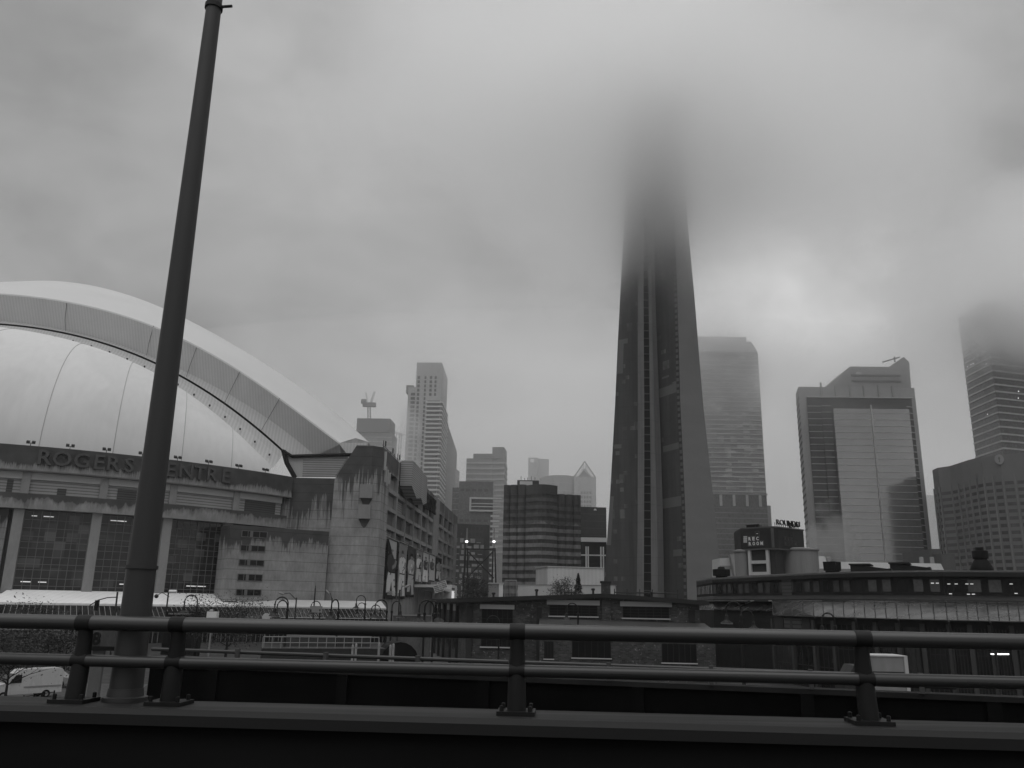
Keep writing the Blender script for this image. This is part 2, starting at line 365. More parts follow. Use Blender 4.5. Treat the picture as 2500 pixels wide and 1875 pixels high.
# ---------------------------------------------------------------- stadium
ZT = 34.6
plan = [on_z(x, y, ZT) for x, y in [(0, 1083), (76, 1089), (171, 1097), (262, 1106), (346, 1115), (433, 1125), (510, 1135), (583, 1145), (648, 1154.5), (712, 1165)]]
d0 = plan[0] - plan[1]
ext = [plan[0] + d0 * k + Vector((0, .32 * k * k, 0)) for k in (9, 7, 5, 3, 1.5)]
plan = [Vector((p.x, p.y)) for p in ext + plan]
_cl = [0]
for a, b in zip(plan, plan[1:]): _cl.append(_cl[-1] + (b - a).length)
def along(t):
    """point and outward normal of the curved facade at arc length t"""
    t = max(0, min(t, _cl[-1] - 1e-6))
    i = max(k for k in range(len(plan) - 1) if _cl[k] <= t)
    f = (t - _cl[i]) / (_cl[i + 1] - _cl[i]); p = plan[i].lerp(plan[i + 1], f)
    def dr(j): return (plan[min(j + 1, len(plan) - 1)] - plan[max(j - 1, 0)]).normalized()
    u = dr(i).lerp(dr(i + 1), f).normalized(); return p, Vector((u.y, -u.x))
def t_of(px, py, z):
    """arc length where the facade is seen at that pixel"""
    r = ray(px, py); best = min((abs(r.x * along(k * .25)[0].y - along(k * .25)[0].x), k * .25) for k in range(int(_cl[-1] * 4)))
    return best[1]
def arc_box(mb, t0, t1, z0, z1, d0, d1, step=3):
    n = max(1, int(abs(t1 - t0) / step)); rows = []
    for i in range(n + 1):
        p, nn = along(t0 + (t1 - t0) * i / n); q = lambda d, z: (p.x + nn.x * d, p.y + nn.y * d, z)
        rows.append([q(d1, z0), q(d1, z1), q(d0, z1), q(d0, z0)])
    k = len(mb.v); mb.grid(rows, True); mb.f.append((k, k + 1, k + 2, k + 3)); e = k + 4 * n; mb.f.append((e + 3, e + 2, e + 1, e)); return mb
TE = _cl[-1]
st = thing('domed_stadium', 'huge concrete stadium with a white domed roof and streaked wet walls', 'stadium', (-85, 175, 0))
m_band = WET('parapet_wet', 31.1, 1.0, .27, .055, 1.3)
m_ledge = WET('ledge_wet', 24.9, 1.3, .25, .06, .35, 0, .4)
m_block = WET('corner_wet', 34.6, 8.0, .27, .055, .55, 1.95)
m_low = WET('lower_block_wet', 19.3, 2.2, .26, .055, .8, 1.95)
m_rec = WET('recess_wet', 27.3, 7.5, .27, .055, .5, 1.95)
m_strip = STRIPE('light_panel', .40, 2, 100, 1, .6); m_louv = STRIPE('louvre', .3, 2, .55, .45, .6, .3, .1, .3)
m_dlouv = STRIPE('dark_louvre', .07, 2, .45, .4, .6, .3, .1, .3)
body = build(arc_box(MB(), 0, TE, 8.2, ZT, -3.0, -1.0), 'wall', m_dconc, st)
build(arc_box(MB(), 0, TE, 30.1, ZT, -.98, .5), 'parapet', m_band, st)
build(arc_box(MB(), 0, TE, 29.85, 30.08, -.98, .8), 'cornice', M('cornice_concrete', .12, .8, .2), st)
t_end = t_of(697, 1215, 27)
piers = [t_of(x, 1190 + x * .07, 27) for x in (61, 251, 423, 576)]
p_prev = piers[0] - (piers[1] - piers[0]) * 1.02
edges = [max(0, p_prev - 26), p_prev] + piers + [t_end]
for a, b in zip(edges, edges[1:]):
    build(arc_box(MB(), a + .7, b - .7, 28.5, 29.85, -.98, -.1), 'light_panel', m_strip, st)
    lo = build(arc_box(MB(), a + .7, b - .7, 25.82, 28.48, -.98, -.4), 'louvre', m_louv, st)
for x0, x1, z0, z1 in ((12, 26, 25.9, 28.3), (139, 159, 25.9, 27.2), (285, 335, 25.85, 28.0), (602, 678, 25.85, 28.4)):
    build(arc_box(MB(), t_of(x0, 1210, 27), t_of(x1, 1210, 27), z0, z1, -.39, -.3), 'vent_grille', m_dlouv, st)
for p in [p_prev] + piers:
    build(arc_box(MB(), p - .7, p + .7, 25.82, 29.85, -.98, .15), 'pier', m_conc, st)
build(arc_box(MB(), 0, t_end, 23.1, 25.8, -.98, 1.0), 'ledge', m_ledge, st)
m_bay = PANES('bay_glass', 2.05, 1.6, .014, .11, .35, .12, (1, .55)); m_mull = M('mullion', .13, .5, .1)
cols = [t_of(x, 1350, 15) for x in (32, 224, 400, 551)]
for a, b in zip(cols, cols[1:]):
    w = build(arc_box(MB(), a + .9, b - .9, 8.5, 23.0, -.97, -.6), 'window', m_bay, st)
    fr = MB(); n = 8
    for i in range(n + 1):
        t = a + .9 + (b - a - 1.8) * i / n; arc_box(fr, t - .05, t + .05, 8.52, 22.98, -.59, -.48, 9)
    for z in (22.9, 21.3, 19.8, 18.3, 17.3, 16.2, 14.7, 13.4, 12.4, 10.9, 9.6): arc_box(fr, a + .9, b - .9, z - .05, z + .05, -.595, -.5)
    build(fr, 'frame', m_mull, w)
    for q in range(4):
        t = a + 1.6 + (b - a - 5.5) * random.random(); z = random.choice((10.2, 21.9, 10.2, 16.7)); build(arc_box(MB(), t, t + random.uniform(.8, 3), z, z + .16, -.598, -.55), 'strip_light', m_tube, w)
for t in cols: build(arc_box(MB(), t - .85, t + .85, 8.3, 23.09, -.97, .35), 'column', m_conc, st)
# ribbon windowed bay at the far left
a = cols[0] - 1.0; lb = max(0, a - 18)
build(arc_box(MB(), lb, a - .6, 8.3, 23.05, -.97, -.1), 'stair_wall', m_low, st)
for z in (21, 17.4, 13.8, 10.2):
    w = build(arc_box(MB(), lb + 1, a - 1.8, z - .75, z + .75, -.09, .05), 'ribbon_window', m_glass, st)
    fr = MB()
    for i in range(8):
        t = lb + 1 + (a - 2.8 - lb) * i / 7; arc_box(fr, t - .06, t + .06, z - .75, z + .75, .052, .1)
    build(fr, 'frame', m_mull, w)
# recessed wall, lower block and tall corner block
P = lambda x, y, z: on_z(x, y, z)
rcA = along(TE)[0]; rcB = P(817, 1167, ZT); RC = Wall((rcA.x, rcA.y + .6), (rcB.x, rcB.y + .6))
RC2 = Wall((along(t_end)[0].x, along(t_end)[0].y + .3), (rcA.x, rcA.y + .6))
build(RC2.box(MB(), -.5, RC2.len, 8, 30, -3, .2), 'wall', m_rec, st)
build(RC.box(MB(), 0, RC.len, 8, ZT, -3, 0), 'wall', m_rec, st)
lbA = at(564, 1281, 172); zl = 22.3; lbA = P(564, 1281, zl); lbB = P(804, 1298, zl)
LB = Wall((lbA.x, lbA.y), (lbB.x, lbB.y))
build(LB.box(MB(), 0, LB.len, 7.5, zl, -6, 0), 'lower_block', m_low, st)
for y0, y1, xa, xb in ((1297, 1312, 590, 652), (1332, 1346, 587, 647), (1367, 1381, 583, 644), (1402, 1418, 580, 640), (1439, 1454, 576, 637)):
    t0, t1, z0, z1 = LB.rect(xa, y0, xb, y1); w = build(LB.box(MB(), t0, t1, z0, z1, .01, .08), 'ribbon_window', m_glass, st); fr = MB()
    for f, wd in ((0, .07), (.24, .05), (.38, .3), (.7, .05), (1, .07)): LB.box(fr, t0 + (t1 - t0) * f - wd, t0 + (t1 - t0) * f + wd, z0, z1, .082, .14)
    for z in (z0, z1): LB.box(fr, t0 - .07, t1 + .07, z - .06, z + .06, .083, .12)
    build(fr, 'frame', m_mull, w)
# corner block
ZB = 41.5
b1 = at(805, 1300, 182.6); b2 = at(911, 1088, 183); b3 = at(937, 1090, 184.5)
Q0 = Vector((b3.x, b3.y)); q1 = at(1117, 1262, 338.4); Q1 = Vector((q1.x, q1.y))
blk = [(b1.x, 182.6), (b2.x, 182.6), (Q0.x, Q0.y), (Q0.x - 1, Q0.y + 14), (b1.x, Q0.y + 14)]
CB = Wall((b1.x, 182.6), (b2.x, 182.6))
xl, zl1 = CB.uv(818, 1168); xt, _ = CB.uv(871, 1088)
mb = MB()
CB.poly(mb, [(0, 7), (CB.len, 7), (CB.len, ZB), (xt, ZB), (xl, zl1), (.2, zl1)], -14, 0)
build(mb, 'corner_block', m_block, st)
ch = Wall((b2.x, 182.6), (Q0.x, Q0.y)); build(ch.box(MB(), .0, ch.len, 7, ZB, -6, -.003), 'corner_block', m_block, st)
for x0, y0, x1, y1 in ((880, 1184, 911, 1217), (876, 1233, 906, 1267)):
    t0, t1, z0, z1 = CB.rect(x0, y0, x1, y1); mb = MB(); CB.box(mb, t0, t1, z0, z1, 0.01, 1.1)
    build(mb, 'boxed_vent', m_mid, st)
    CB.poly(mm := MB(), [(t0 + .1, z0 - .02), (t1 - .1, z0 - .02), (t1 - .9, z0 - 1.6), ((t0 + t1) / 2, z0 - 2.0), (t0 + .8, z0 - 1.5)], .005, .012); build(mm, 'damp_stain', m_dconc, st)
# panelled infill between dome springing and the recess
# right hand facade
RF = Wall(Q0, Q1)
m_td2 = M('dark_grey_panel', .11, .7, .2)  # darker grey, one of the tones picked at random for the infill panels
m_side = WET('side_wet', 37.5, 1.6, .24, .06, .4)
build(RF.box(MB(), .5, RF.len, 0, ZB - .3, -5, -1.2), 'wall', M('side_wall', .10, .8, .3), st)
build(RF.box(MB(), 0, RF.len, RF.uv(1019, 1209)[1], ZB, -1.19, 0), 'parapet', m_side, st)
pz = lambda y: RF.uv(1019, y)[1]
rows = [(pz(1214), pz(1240)), (pz(1249), pz(1279)), (pz(1287), pz(1316))]
dz = rows[1][0] - rows[2][0]
for k in range(1, 4): rows.append((rows[2][0] - dz * k, rows[2][1] - dz * k))
cuts = [(967, 'p'), (989.5, 'p'), (1010, 'p'), (1029, 'p'), (1045, 'p'), (1059, 'b'), (1084, 'p'), (1095, 'p'), (1105.5, 'p')]
for i, (zt_, zb2) in enumerate(rows):
    nxt = rows[i + 1][0] if i + 1 < len(rows) else 0
    if zb2 > .5: build(RF.box(MB(), 0, RF.len, nxt if i + 1 < len(rows) else 0, zb2, -1.19, -.02), 'ledge', m_conc, st)
def ft_(px): return RF.uv(px, 1260)[0]
for px, kind in cuts:
    t = ft_(px); a, b = (t - .45, t + .45) if kind == 'p' else (ft_(1058), ft_(1072))
    build(RF.box(MB(), a, b, 0, ZB - .2, -1.19, .12), 'pilaster', m_conc, st)
build(RF.box(MB(), 0, ft_(945), 0, ZB - .2, -1.19, .05), 'pilaster', m_block, st); build(RF.box(MB(), ft_(1110), RF.len, 0, ZB - .2, -1.19, .05), 'pilaster', m_side, st)
pl = [ft_(945)] + [ft_(x) for x, k in cuts[:5]] + [ft_(1058)]; pr = [ft_(1072)] + [ft_(x) for x, k in cuts[6:]] + [ft_(1110)]
for seg in (pl, pr):
    for a, b in zip(seg, seg[1:]):
        for i, (zt_, zb2) in enumerate(rows):
            if zb2 < 1: continue
            if i == 0 and a > pl[2]: build(RF.box(MB(), a + .45, b - .45, zb2, zt_, -1.19, -1.1), 'opening', m_black, st)
            else: build(RF.box(MB(), a + .5, b - .5, zb2 + .02, zt_ - .25, -1.19, -.85), 'infill_panel', random.choice((m_mid, m_td2, m_dlouv, m_louv)), st)
for px0, px1, d in ((977, 1003, 3.0), (1003.5, 1021, 2.6)):
    t0 = RF.uv(px0, 1170)[0]; t1 = RF.uv(px1, 1190)[0]; z1_ = ZB + .8; z0_ = z1_ - 8.5; mb = MB()
    RF.poly(mb, [(t0, z0_ + 2.2), (t0 + (t1 - t0) * .5, z0_), (t1, z0_ + 1.2), (t1, z1_), (t0, z1_)], .01, d); build(mb, 'mechanical_box', m_louv, st)
build(text_on(RF, 'ROGERS CENTRE', RF.uv(1031, 1190)[0], RF.uv(1062, 1225)[0], ZB - 6.2, ZB - 1.5, .01, .5, .02), 'lettering', m_black, st)
an = MB()
for i in range(9):
    t = 1 + i * 4.5; z = ZB + random.uniform(.4, 2.2)
    p = RF.pt(t, ZB, -.3); an.tube([p, p + Vector((0, 0, z - ZB))], .09, 5)
    if i % 2 == 0: RF.box(an, t - .3, t + .3, ZB + .4, ZB + 1.6, .1, .3)
RF.box(an, 0, 34, ZB + .5, ZB + .6, -.35, -.25)
build(an, 'roof_antennas', m_dark, st)
an = MB()
for t, z0, h in ((1.2, 39.5, 4.2), (2.3, 37.0, 3.5), (4.5, 36.5, 3.6), (7, 37.2, 2.6)): RF.box(an, t - .35, t + .35, z0 - 3, z0 - 3 + h, .06, .5)
build(an, 'antenna_panel', m_pale, st)
# sign on the curved parapet
def letters(word, xs, y):
    for ch_, x in zip(word, xs):
        t = t_of(x, y, 32.3); p, n = along(t); w = Wall((p.x - n.y * 2 * -1, p.y - n.x * 2), (p.x - n.y * -2 * -1, p.y + n.x * 2))
        u = Vector((-n.y, n.x, 0)); a = Vector((p.x, p.y, 0)); v, f = text(ch_, 1, 1, .012)
        x0 = min(q.x for q in v); x1 = max(q.x for q in v); y0 = min(q.y for q in v); y1 = max(q.y for q in v); b = MB(); sc = 2.75 / max(y1 - y0, .1)
        for q in v:
            c = a + u * ((q.x - (x0 + x1) / 2) * sc * 1.05) + Vector((n.x, n.y, 0)) * (.52 + (q.z + .5) * .45) + Vector((0, 0, 31.25 + (q.y - y0) * sc)); b.v.append(tuple(c))
        b.f = list(f); build(b, 'sign_letter', m_sign, st)
m_sign = M('sign_letter_face', .085, .5, .1)
letters('ROGERS', (110, 152, 198, 240, 277, 314), 1130); letters('CENTRE', (374, 414, 451, 484, 516, 548), 1160)
# floodlights on the parapet
for x, y in ((75, 1086), (170, 1094), (261, 1102), (346, 1113), (432, 1122), (510, 1132), (583, 1142), (648, 1152)):
    t = t_of(x, y, ZT); p, n = along(t); u = Vector((-n.y, n.x, 0)); b = MB(); c = Vector((p.x, p.y, ZT))
    b.tube([c, c + Vector((0, 0, .9))], .08, 6); b.tube([c + Vector((0, 0, .75)) - u * .9, c + Vector((0, 0, .75)) + u * .9], .06, 6)
    for sgn in (-1, 1):
        k = c + u * sgn * .62 + Vector((0, 0, 1.0)); nn = Vector((n.x, n.y, -.5)).normalized() * .35; h = Vector((0, 0, .32)); e = u * .4
        b.hexa([k - e - h - nn, k + e - h - nn, k + e - h + nn, k - e - h + nn, k - e + h - nn, k + e + h - nn, k + e + h + nn, k - e + h + nn])
    b.v = [tuple(c + (Vector(q) - c) * .72) for q in b.v]; build(b, 'floodlight', m_dark, st)
# roof: arched panel in front, white barrel behind it, fixed dome inside it
XC = -141.0
def curve(pts, Y, n=60):
    P3 = sorted([(p.x, p.z) for p in (at(a, b, Y) for a, b in pts)])
    P3 = [(2 * XC - x, z) for x, z in reversed(P3)] + P3
    xs = [p[0] for p in P3]; x0, x1 = xs[0], xs[-1]; out = []
    # smooth least squares: even polynomial in (x-XC) with a circular start
    import numpy as np
    u = (np.array(xs) - XC) / (x1 - XC); zz = np.array([p[1] for p in P3])
    A = np.stack([np.ones_like(u), u ** 2, u ** 4, u ** 6], 1); co, *_ = np.linalg.lstsq(A, zz, rcond=None)
    for i in range(n + 1):
        a = math.pi * i / n; q = -math.cos(a); q = -1 + 2 * i / n
        out.append(Vector((XC + q * (x1 - XC), Y, float(co @ np.array([1, q ** 2, q ** 4, q ** 6])))))
    return out
def respace(c, n=72):
    L = [0]
    for a, b in zip(c, c[1:]): L.append(L[-1] + (b - a).length)
    out = []; j = 0
    for i in range(n + 1):
        t = L[-1] * i / n
        while j < len(c) - 2 and L[j + 1] < t: j += 1
        out.append(c[j].lerp(c[j + 1], (t - L[j]) / (L[j + 1] - L[j])))
    return out
C0 = respace(curve([(0, 688), (102, 689), (480, 792), (590, 853), (692, 919), (793, 984), (867, 1053), (900, 1077)], 235))
C1 = respace(curve([(0, 717), (102, 725), (203, 744), (390, 800), (480, 845), (586, 905), (683, 971), (830, 1081)], 205))
C2 = respace(curve([(0, 782), (163, 809), (561, 961), (655, 1024), (769, 1112)], 208.5))
C3 = respace(curve([(0, 790), (216, 824), (293, 848), (382, 887), (513, 958), (635, 1048), (692, 1099)], 207.2))
C3b = respace(curve([(0, 794), (216, 829), (293, 853), (382, 892), (513, 964), (635, 1055), (692, 1106)], 207.0))
C4 = respace(curve([(0, 815), (191, 845), (366, 916), (509, 1006), (610, 1089), (667, 1142)], 204.2))
m_roofw = M('white_roof_membrane', .52, .55, .05, .05, .3, 0, (1, 1, 3)); m_fas = STRIPE('ribbed_fascia', .55, 0, .8, .9, .6, .3, .05); m_fas2 = STRIPE('ribbed_soffit', .5, 0, .8, .88, .6, .3, .05)
back = [Vector((p.x, 262, p.z - 6)) for p in C0]
mids = [a.lerp(b, .5) + Vector((0, 0, 1.2)) for a, b in zip(C1, C0)]
build(MB().grid([C1, mids, C0, back]), 'roof', m_roofw, st, True)
lip = [p + Vector((0, -.25, -.45)) for p in C1]; build(MB().grid([C1, lip]), 'roof_edge', m_pale, st)
f1 = build(MB().grid([lip, C2]).poly(lip[-1], at(856, 1111, 207), C2[-1]), 'fascia', m_fas, st)
build(MB().grid([C2, C3]).poly(C2[-1], at(715, 1114, 207.5), C3[-1]), 'soffit', m_fas2, st)
build(MB().grid([C3, [p + Vector((0, 2.5, 0)) for p in C3], [p + Vector((0, 2.5, 0)) for p in C3b], C3b]), 'roof_gap', m_black, st)
build(MB().grid([C3b, [a.lerp(b, .35) + Vector((0, .5, 0)) for a, b in zip(C3b, C4)], C4]), 'rim_band', m_fas2, st)
ks = MB()
for x0, y0, x1, y1 in ((163, 740, 160, 808), (375, 795, 358, 868), (480, 848, 455, 920), (586, 907, 548, 984), (683, 972, 638, 1050)):
    a = at(x0, y0, 204.7); b = at((x0 + x1) / 2 - 3, (y0 + y1) / 2 + 6, 206.6); c = at(x1, y1, 206.8); ks.tube([a, b, c], .07, 5)
build(ks, 'fascia_joint', M('joint_grey', .14, .6, .1), st)
dots = MB()
for i in range(37, 72, 2):
    q = C3b[i].lerp(C4[i], .6); dots.lathe((q.x, q.y - .6, q.z - .25), [(.2, 0), (.25, .25), (.2, .5)], 6)
build(dots, 'rim_lamp', m_dark, st)
HB = 33.0; XE = abs(C4[-1].x - XC) + 2
def dome(c, phi):
    dx = c.x - XC; q = min(1, abs(dx) / XE); db = min(XE, abs(dx) * (1.65 - .65 * q)); xb = XC + math.copysign(db, dx)
    dep = 46 * math.sqrt(max(0, 1 - (db / (XE + 1)) ** 2)); s, k = math.sin(phi), math.cos(phi)
    return Vector((c.x + (xb - c.x) * s, 205 - dep * s, HB + (c.z - HB) * k))
NP = 22
m_dome = Nodes('dome_membrane'); _n = m_dome.noise(.9, 3, (1, .6, .05)); _b = m_dome.noise(.03, 2)
m_dome = m_dome.out(m_dome.math('MULTIPLY', m_dome.ramp(_n, .3, .7, .575, .61), m_dome.ramp(_b, .47, .5, .95, 1.0)), .85, .08)
build(MB().grid([[dome(c, math.pi / 2 * j / NP) for c in C4] for j in range(NP + 1)]), 'dome', m_dome, st, True)
sm = MB()
for i in (37, 43, 49, 54, 60, 66):
    sm.tube([dome(C4[i], math.pi / 2 * j / NP) + Vector((0, -.02, .02)) for j in range(NP + 1)], .075, 5)
build(sm, 'dome_seam', M('seam', .36, .6, .1), st)
# where the arch lands: louvred end wall
ea = at(690, 1102, 204); ew = MB()
pA = [at(692, 1103, 200), at(715, 1114, 200), at(850, 1110, 200), at(845, 1165, 200), at(722, 1165, 200)]
ew.poly(*pA); build(ew, 'end_panel', m_pale, st)
ew = MB(); ew.poly(*[at(x, y, 199.8) for x, y in ((740, 1122), (848, 1118), (818, 1165), (738, 1165))]); build(ew, 'end_louvre', m_louv, st)
ew = MB(); ew.tube([at(690, 1100, 199.5), at(713, 1114, 199.5), at(858, 1110, 199.5)], .45, 6); ew.tube([at(692, 1100, 199.5), at(700, 1130, 199.5), at(720, 1166, 199.5)], .6, 6); build(ew, 'end_trim', m_black, st)
ew = MB(); ew.grid([[C1[-1], mids[-1], C0[-1]], [Vector((C1[-1].x, 205, 36)), Vector((mids[-1].x, 220, 36)), Vector((C0[-1].x, 235, 36))]])
ew.grid([[at(826, 1081, 204), at(900, 1081, 204)], [at(850, 1112, 204), at(872, 1112, 204)]]); build(ew, 'end_panel', m_fas2, st)
# pale canopy with sloping glazing along the foot of the wall
cp = thing('entrance_canopy', 'long white sloping canopy with barred glazing along the stadium foot', 'canopy', (-80, 150, 0))
ta, tb_ = max(0, t_of(18, 1442, 8)), TE - .01
def cpt(t, d, z): p, n = along(t); return Vector((p.x + n.x * d, p.y + n.y * d, z))
ts = [ta + (t_of(545, 1456, 8) - ta) * i / 24 for i in range(25)]
build(MB().grid([[cpt(t, -.3, 8.9) for t in ts], [cpt(t + (-1.5 if i == 0 else 0), 8.5, 6.75) for i, t in enumerate(ts)], [cpt(t, 8.5, 6.4) for t in ts]]), 'roof', STRIPE('canopy_metal', .76, 0, 1.1, .95, .5), cp)
build(MB().grid([[cpt(t, 8.4, 6.45) for t in ts], [cpt(t, 11.5, 4.4) for t in ts], [cpt(t, 11.6, .1) for t in ts]]), 'glazing', m_glass, cp)
fr = MB()
for i in range(49):
    t = ts[0] + (ts[-1] - ts[0]) * i / 48; fr.tube([cpt(t, 8.6, 6.45), cpt(t, 11.7, 4.45), cpt(t, 11.8, .2)], .05, 4)
fr.tube([cpt(t, 11.75, 4.4) for t in ts], .12, 4); build(fr, 'glazing_bar', m_mid, cp)
c2a = cpt(ts[-1], 8.5, 0); c2b = at(940, 1484, 178); KW = Wall((c2a.x, c2a.y), (c2b.x, c2b.y))
mb = MB(); mb.grid([[KW.pt(-1, 8.0, -4.5), KW.pt(KW.len, 8.0, -4.5)], [KW.pt(-1, 6.7, 1.5), KW.pt(KW.len, 6.7, 1.5)], [KW.pt(-1, 6.4, 1.5), KW.pt(KW.len, 6.4, 1.5)]]); build(mb, 'roof', m_pale, cp)
mb = MB(); mb.grid([[KW.pt(-1, 6.4, 1.4), KW.pt(KW.len, 6.4, 1.4)], [KW.pt(-1, 4.6, 4), KW.pt(KW.len, 4.6, 4)], [KW.pt(-1, .1, 4.1), KW.pt(KW.len, .1, 4.1)]]); build(mb, 'glazing', m_glass, cp)
fr = MB()
for i in range(34):
    t = KW.len * i / 33; fr.tube([KW.pt(t, 6.45, 1.5), KW.pt(t + .8, 4.65, 4.1), KW.pt(t + .8, .2, 4.2)], .04, 4)
fr.tube([KW.pt(0, 4.62, 4.12), KW.pt(KW.len, 4.62, 4.12)], .1, 4); build(fr, 'glazing_bar', m_mid, cp)
# banners hung on the side of the stadium
def banner(x0, x1, yt, yb, lab, style):
    t0, t1 = RF.uv(x0, (yt + yb) / 2)[0], RF.uv(x1, (yt + yb) / 2)[0]; z1 = RF.uv((x0 + x1) / 2, yt)[1]; z0 = RF.uv((x0 + x1) / 2, yb)[1]
    c = RF.pt((t0 + t1) / 2, z0, .5); o = thing('banner', lab, 'banner', c, 'tall printed banners hung along the stadium side wall')
    bg, jer, pan, dark = style
    build(RF.box(MB(), t0 + .15, t1 - .15, z0, z1, .30, .36), 'cloth', bg, o)
    build(RF.box(MB(), t0, t1, z1 + .15, z1 + .4, .13, .6), 'top_bar', m_mid, o)
    w, h = t1 - t0 - .3, z1 - z0; X = lambda a: t0 + .15 + a * w; Z = lambda a: z0 + a * h
    def shp(pts, m, d, nm): build(RF.poly(MB(), [(X(a), Z(b)) for a, b in pts], .362, .362 + .012 * d), nm, m, o)
    lean = random.uniform(-.06, .06)
    head = [(.5 + lean + .13 * math.cos(k * math.pi / 5), .80 + .055 * math.sin(k * math.pi / 5)) for k in range(10)]
    shp([(.2, .46), (.8, .46), (.93, .62), (.86, .73), (.62, .76), (.38, .76), (.12, .72), (.06, .58)], jer, 1, 'printed_jersey')
    shp([(.2, .455), (.8, .455), (.88, .2), (.98, .06), (.66, .05), (.52, .3), (.42, .12), (.1, .1), (.12, .3)], pan, 1, 'printed_trousers')
    shp(head, m_mid, 2, 'printed_face')
    shp([(.36 + lean, .82), (.66 + lean, .82), (.62 + lean, .87), (.5 + lean, .885), (.4 + lean, .87)], dark, 3, 'printed_cap')
    shp([(.22, .44), (.79, .44), (.79, .46), (.22, .46)], m_black, 3, 'printed_belt')
    shp([(.55, .5), (.85, .56), (.95, .66), (.8, .68), (.7, .6), (.5, .56)], m_mid, 3, 'printed_arm')
    for _ in range(7):
        a, b = random.uniform(.05, .8), random.uniform(.08, .9); q = random.uniform(.06, .16); shp([(a, b), (a + q, b + random.uniform(-.02, .03)), (min(.98, a + q * 1.3), b + q * .3), (a + q * .3, b + q * .35)], random.choice((m_white, m_dark, m_pale, m_mid)), 4, 'printed_detail')
    shp([(.02, .0), (.98, .0), (.98, .045), (.02, .045)], m_black, 2, 'printed_strip')
    return o
bset = [(m_black, m_dark, m_white, m_black), (m_mid, m_white, m_white, m_dark), (m_dark, m_pale, m_pale, m_black), (m_mid, m_white, m_pale, m_black), (m_pale, m_dark, m_white, m_dark), (m_pale, m_dconc, m_pale, m_dark), (m_black, m_mid, m_pale, m_black)]
blab = ['tall black banner of a player in a dark jersey nearest the stadium corner', 'grey banner of a pale uniformed player second from the stadium corner',
        'dark banner of a player in grey trousers third from the stadium corner', 'grey banner of a white shirted player with number 4 on the back',
        'pale banner of a dark shirted player above the white awning', 'grey banner of a player in a dark damp jersey beside the last banner', 'black banner furthest from the stadium corner, last of the row']
for (x0, x1, yt, yb), lab, sty in zip([(938, 966, 1318, 1462), (968, 988, 1327, 1462), (990, 1010, 1336, 1458), (1012, 1027, 1344, 1424), (1029, 1043, 1350, 1424), (1045, 1059, 1356, 1420), (1061, 1075, 1362, 1420)], blab, bset):
    o = banner(x0, x1, yt, yb, lab, sty)
    if x0 == 938:
        t0, t1 = RF.uv(939, 1452)[0], RF.uv(964, 1452)[0]; z = RF.uv(952, 1452)[1]
        build(text_on(RF, 'GUERRERO JR.', t0 + 1, t1 - 1, z - .4, z + .9, .38, .02, .01), 'lettering', m_pale, o)
        t0, t1 = RF.uv(945, 1325)[0], RF.uv(965, 1325)[0]; zt_ = RF.uv(952, 1319)[1]
        build(RF.poly(MB(), [(t0, zt_), (t1, zt_), (t1, zt_ - 4), (t1 - 2.5, zt_ - 4)], .38, .4), 'printed_patch', m_pale, o)
    if x0 == 1012:
        t0, t1 = RF.uv(1019, 1385)[0], RF.uv(1024, 1385)[0]; z = RF.uv(1021, 1385)[1]
        build(text_on(RF, '4', t0, t1, z - 1.2, z + 1.6, .4, .02, .01), 'lettering', m_black, o)
# awning and tilted panels at the far end of the stadium side
aw = thing('side_awning', 'white flat awning with slim legs below the banners', 'awning', RF.pt(60, 0, 4))
t0, t1, z0, z1 = RF.rect(1008, 1430, 1056, 1440); build(RF.poly(MB(), [(t0, z1), (t1, z1 - .8), (t1, z1 - 1.6), (t0, z1 - .7)], .3, 6.0), 'roof', m_white, aw)
for f in (.05, .5, .95): build(RF.box(MB(), t0 + (t1 - t0) * f - .12, t0 + (t1 - t0) * f + .12, 0, z1 - 1.6, 5.5, 5.75), 'leg', m_mid, aw)
kb = thing('entrance_kiosk', 'small white kiosk with a lit doorway beside the awning', 'kiosk', RF.pt(86, 0, 5))
t0, t1, z0, z1 = RF.rect(1052, 1428, 1068, 1452); build(RF.box(MB(), t0, t1, 0, z1, .4, 6.5), 'wall', m_white, kb)
build(RF.box(MB(), t0 + 1, t0 + (t1 - t0) * .55, z0 + 1.6, z1 - .9, 6.51, 6.56), 'window', m_dark, kb); build(RF.box(MB(), t0 + 1, t0 + (t1 - t0) * .5, .1, z0 + 1.2, 6.51, 6.58), 'lit_doorway', GLOW('doorway_glow', .45), kb)
for k, (cx, cy, lab) in enumerate([(1070, 1437, 'lower of two white barred tilted panels at the end of the stadium wall'), (1080, 1428, 'upper of two white barred tilted panels at the end of the stadium wall')]):
    c = at(cx, cy, 225); o = thing('tilted_panel', lab, 'panel', c, 'white barred panels by the stadium end'); u = Vector((1.05, 0, .3)); v = Vector((-.35, .1, .85)); n = Vector((0, -1, .1))
    def q(a, b, d=0): return c + u * a + v * b + n * d
    build(MB().hexa([q(-1, -1), q(1, -1), q(1, -1, -.12), q(-1, -1, -.12), q(-1, 1), q(1, 1), q(1, 1, -.12), q(-1, 1, -.12)]), 'panel_face', m_mid, o)
    fr = MB()
    for b in (-1, -.5, 0, .5, 1): fr.tube([q(-1, b, .05), q(1, b, .05)], .07, 4)
    for a in (-1, 1): fr.tube([q(a, -1, .05), q(a, 1, .05)], .07, 4)
    build(fr, 'frame', m_white, o)
    build(MB().tube([q(0, -1, -.1), Vector((c.x, c.y, 0))], .08, 6), 'leg', m_mid, o)
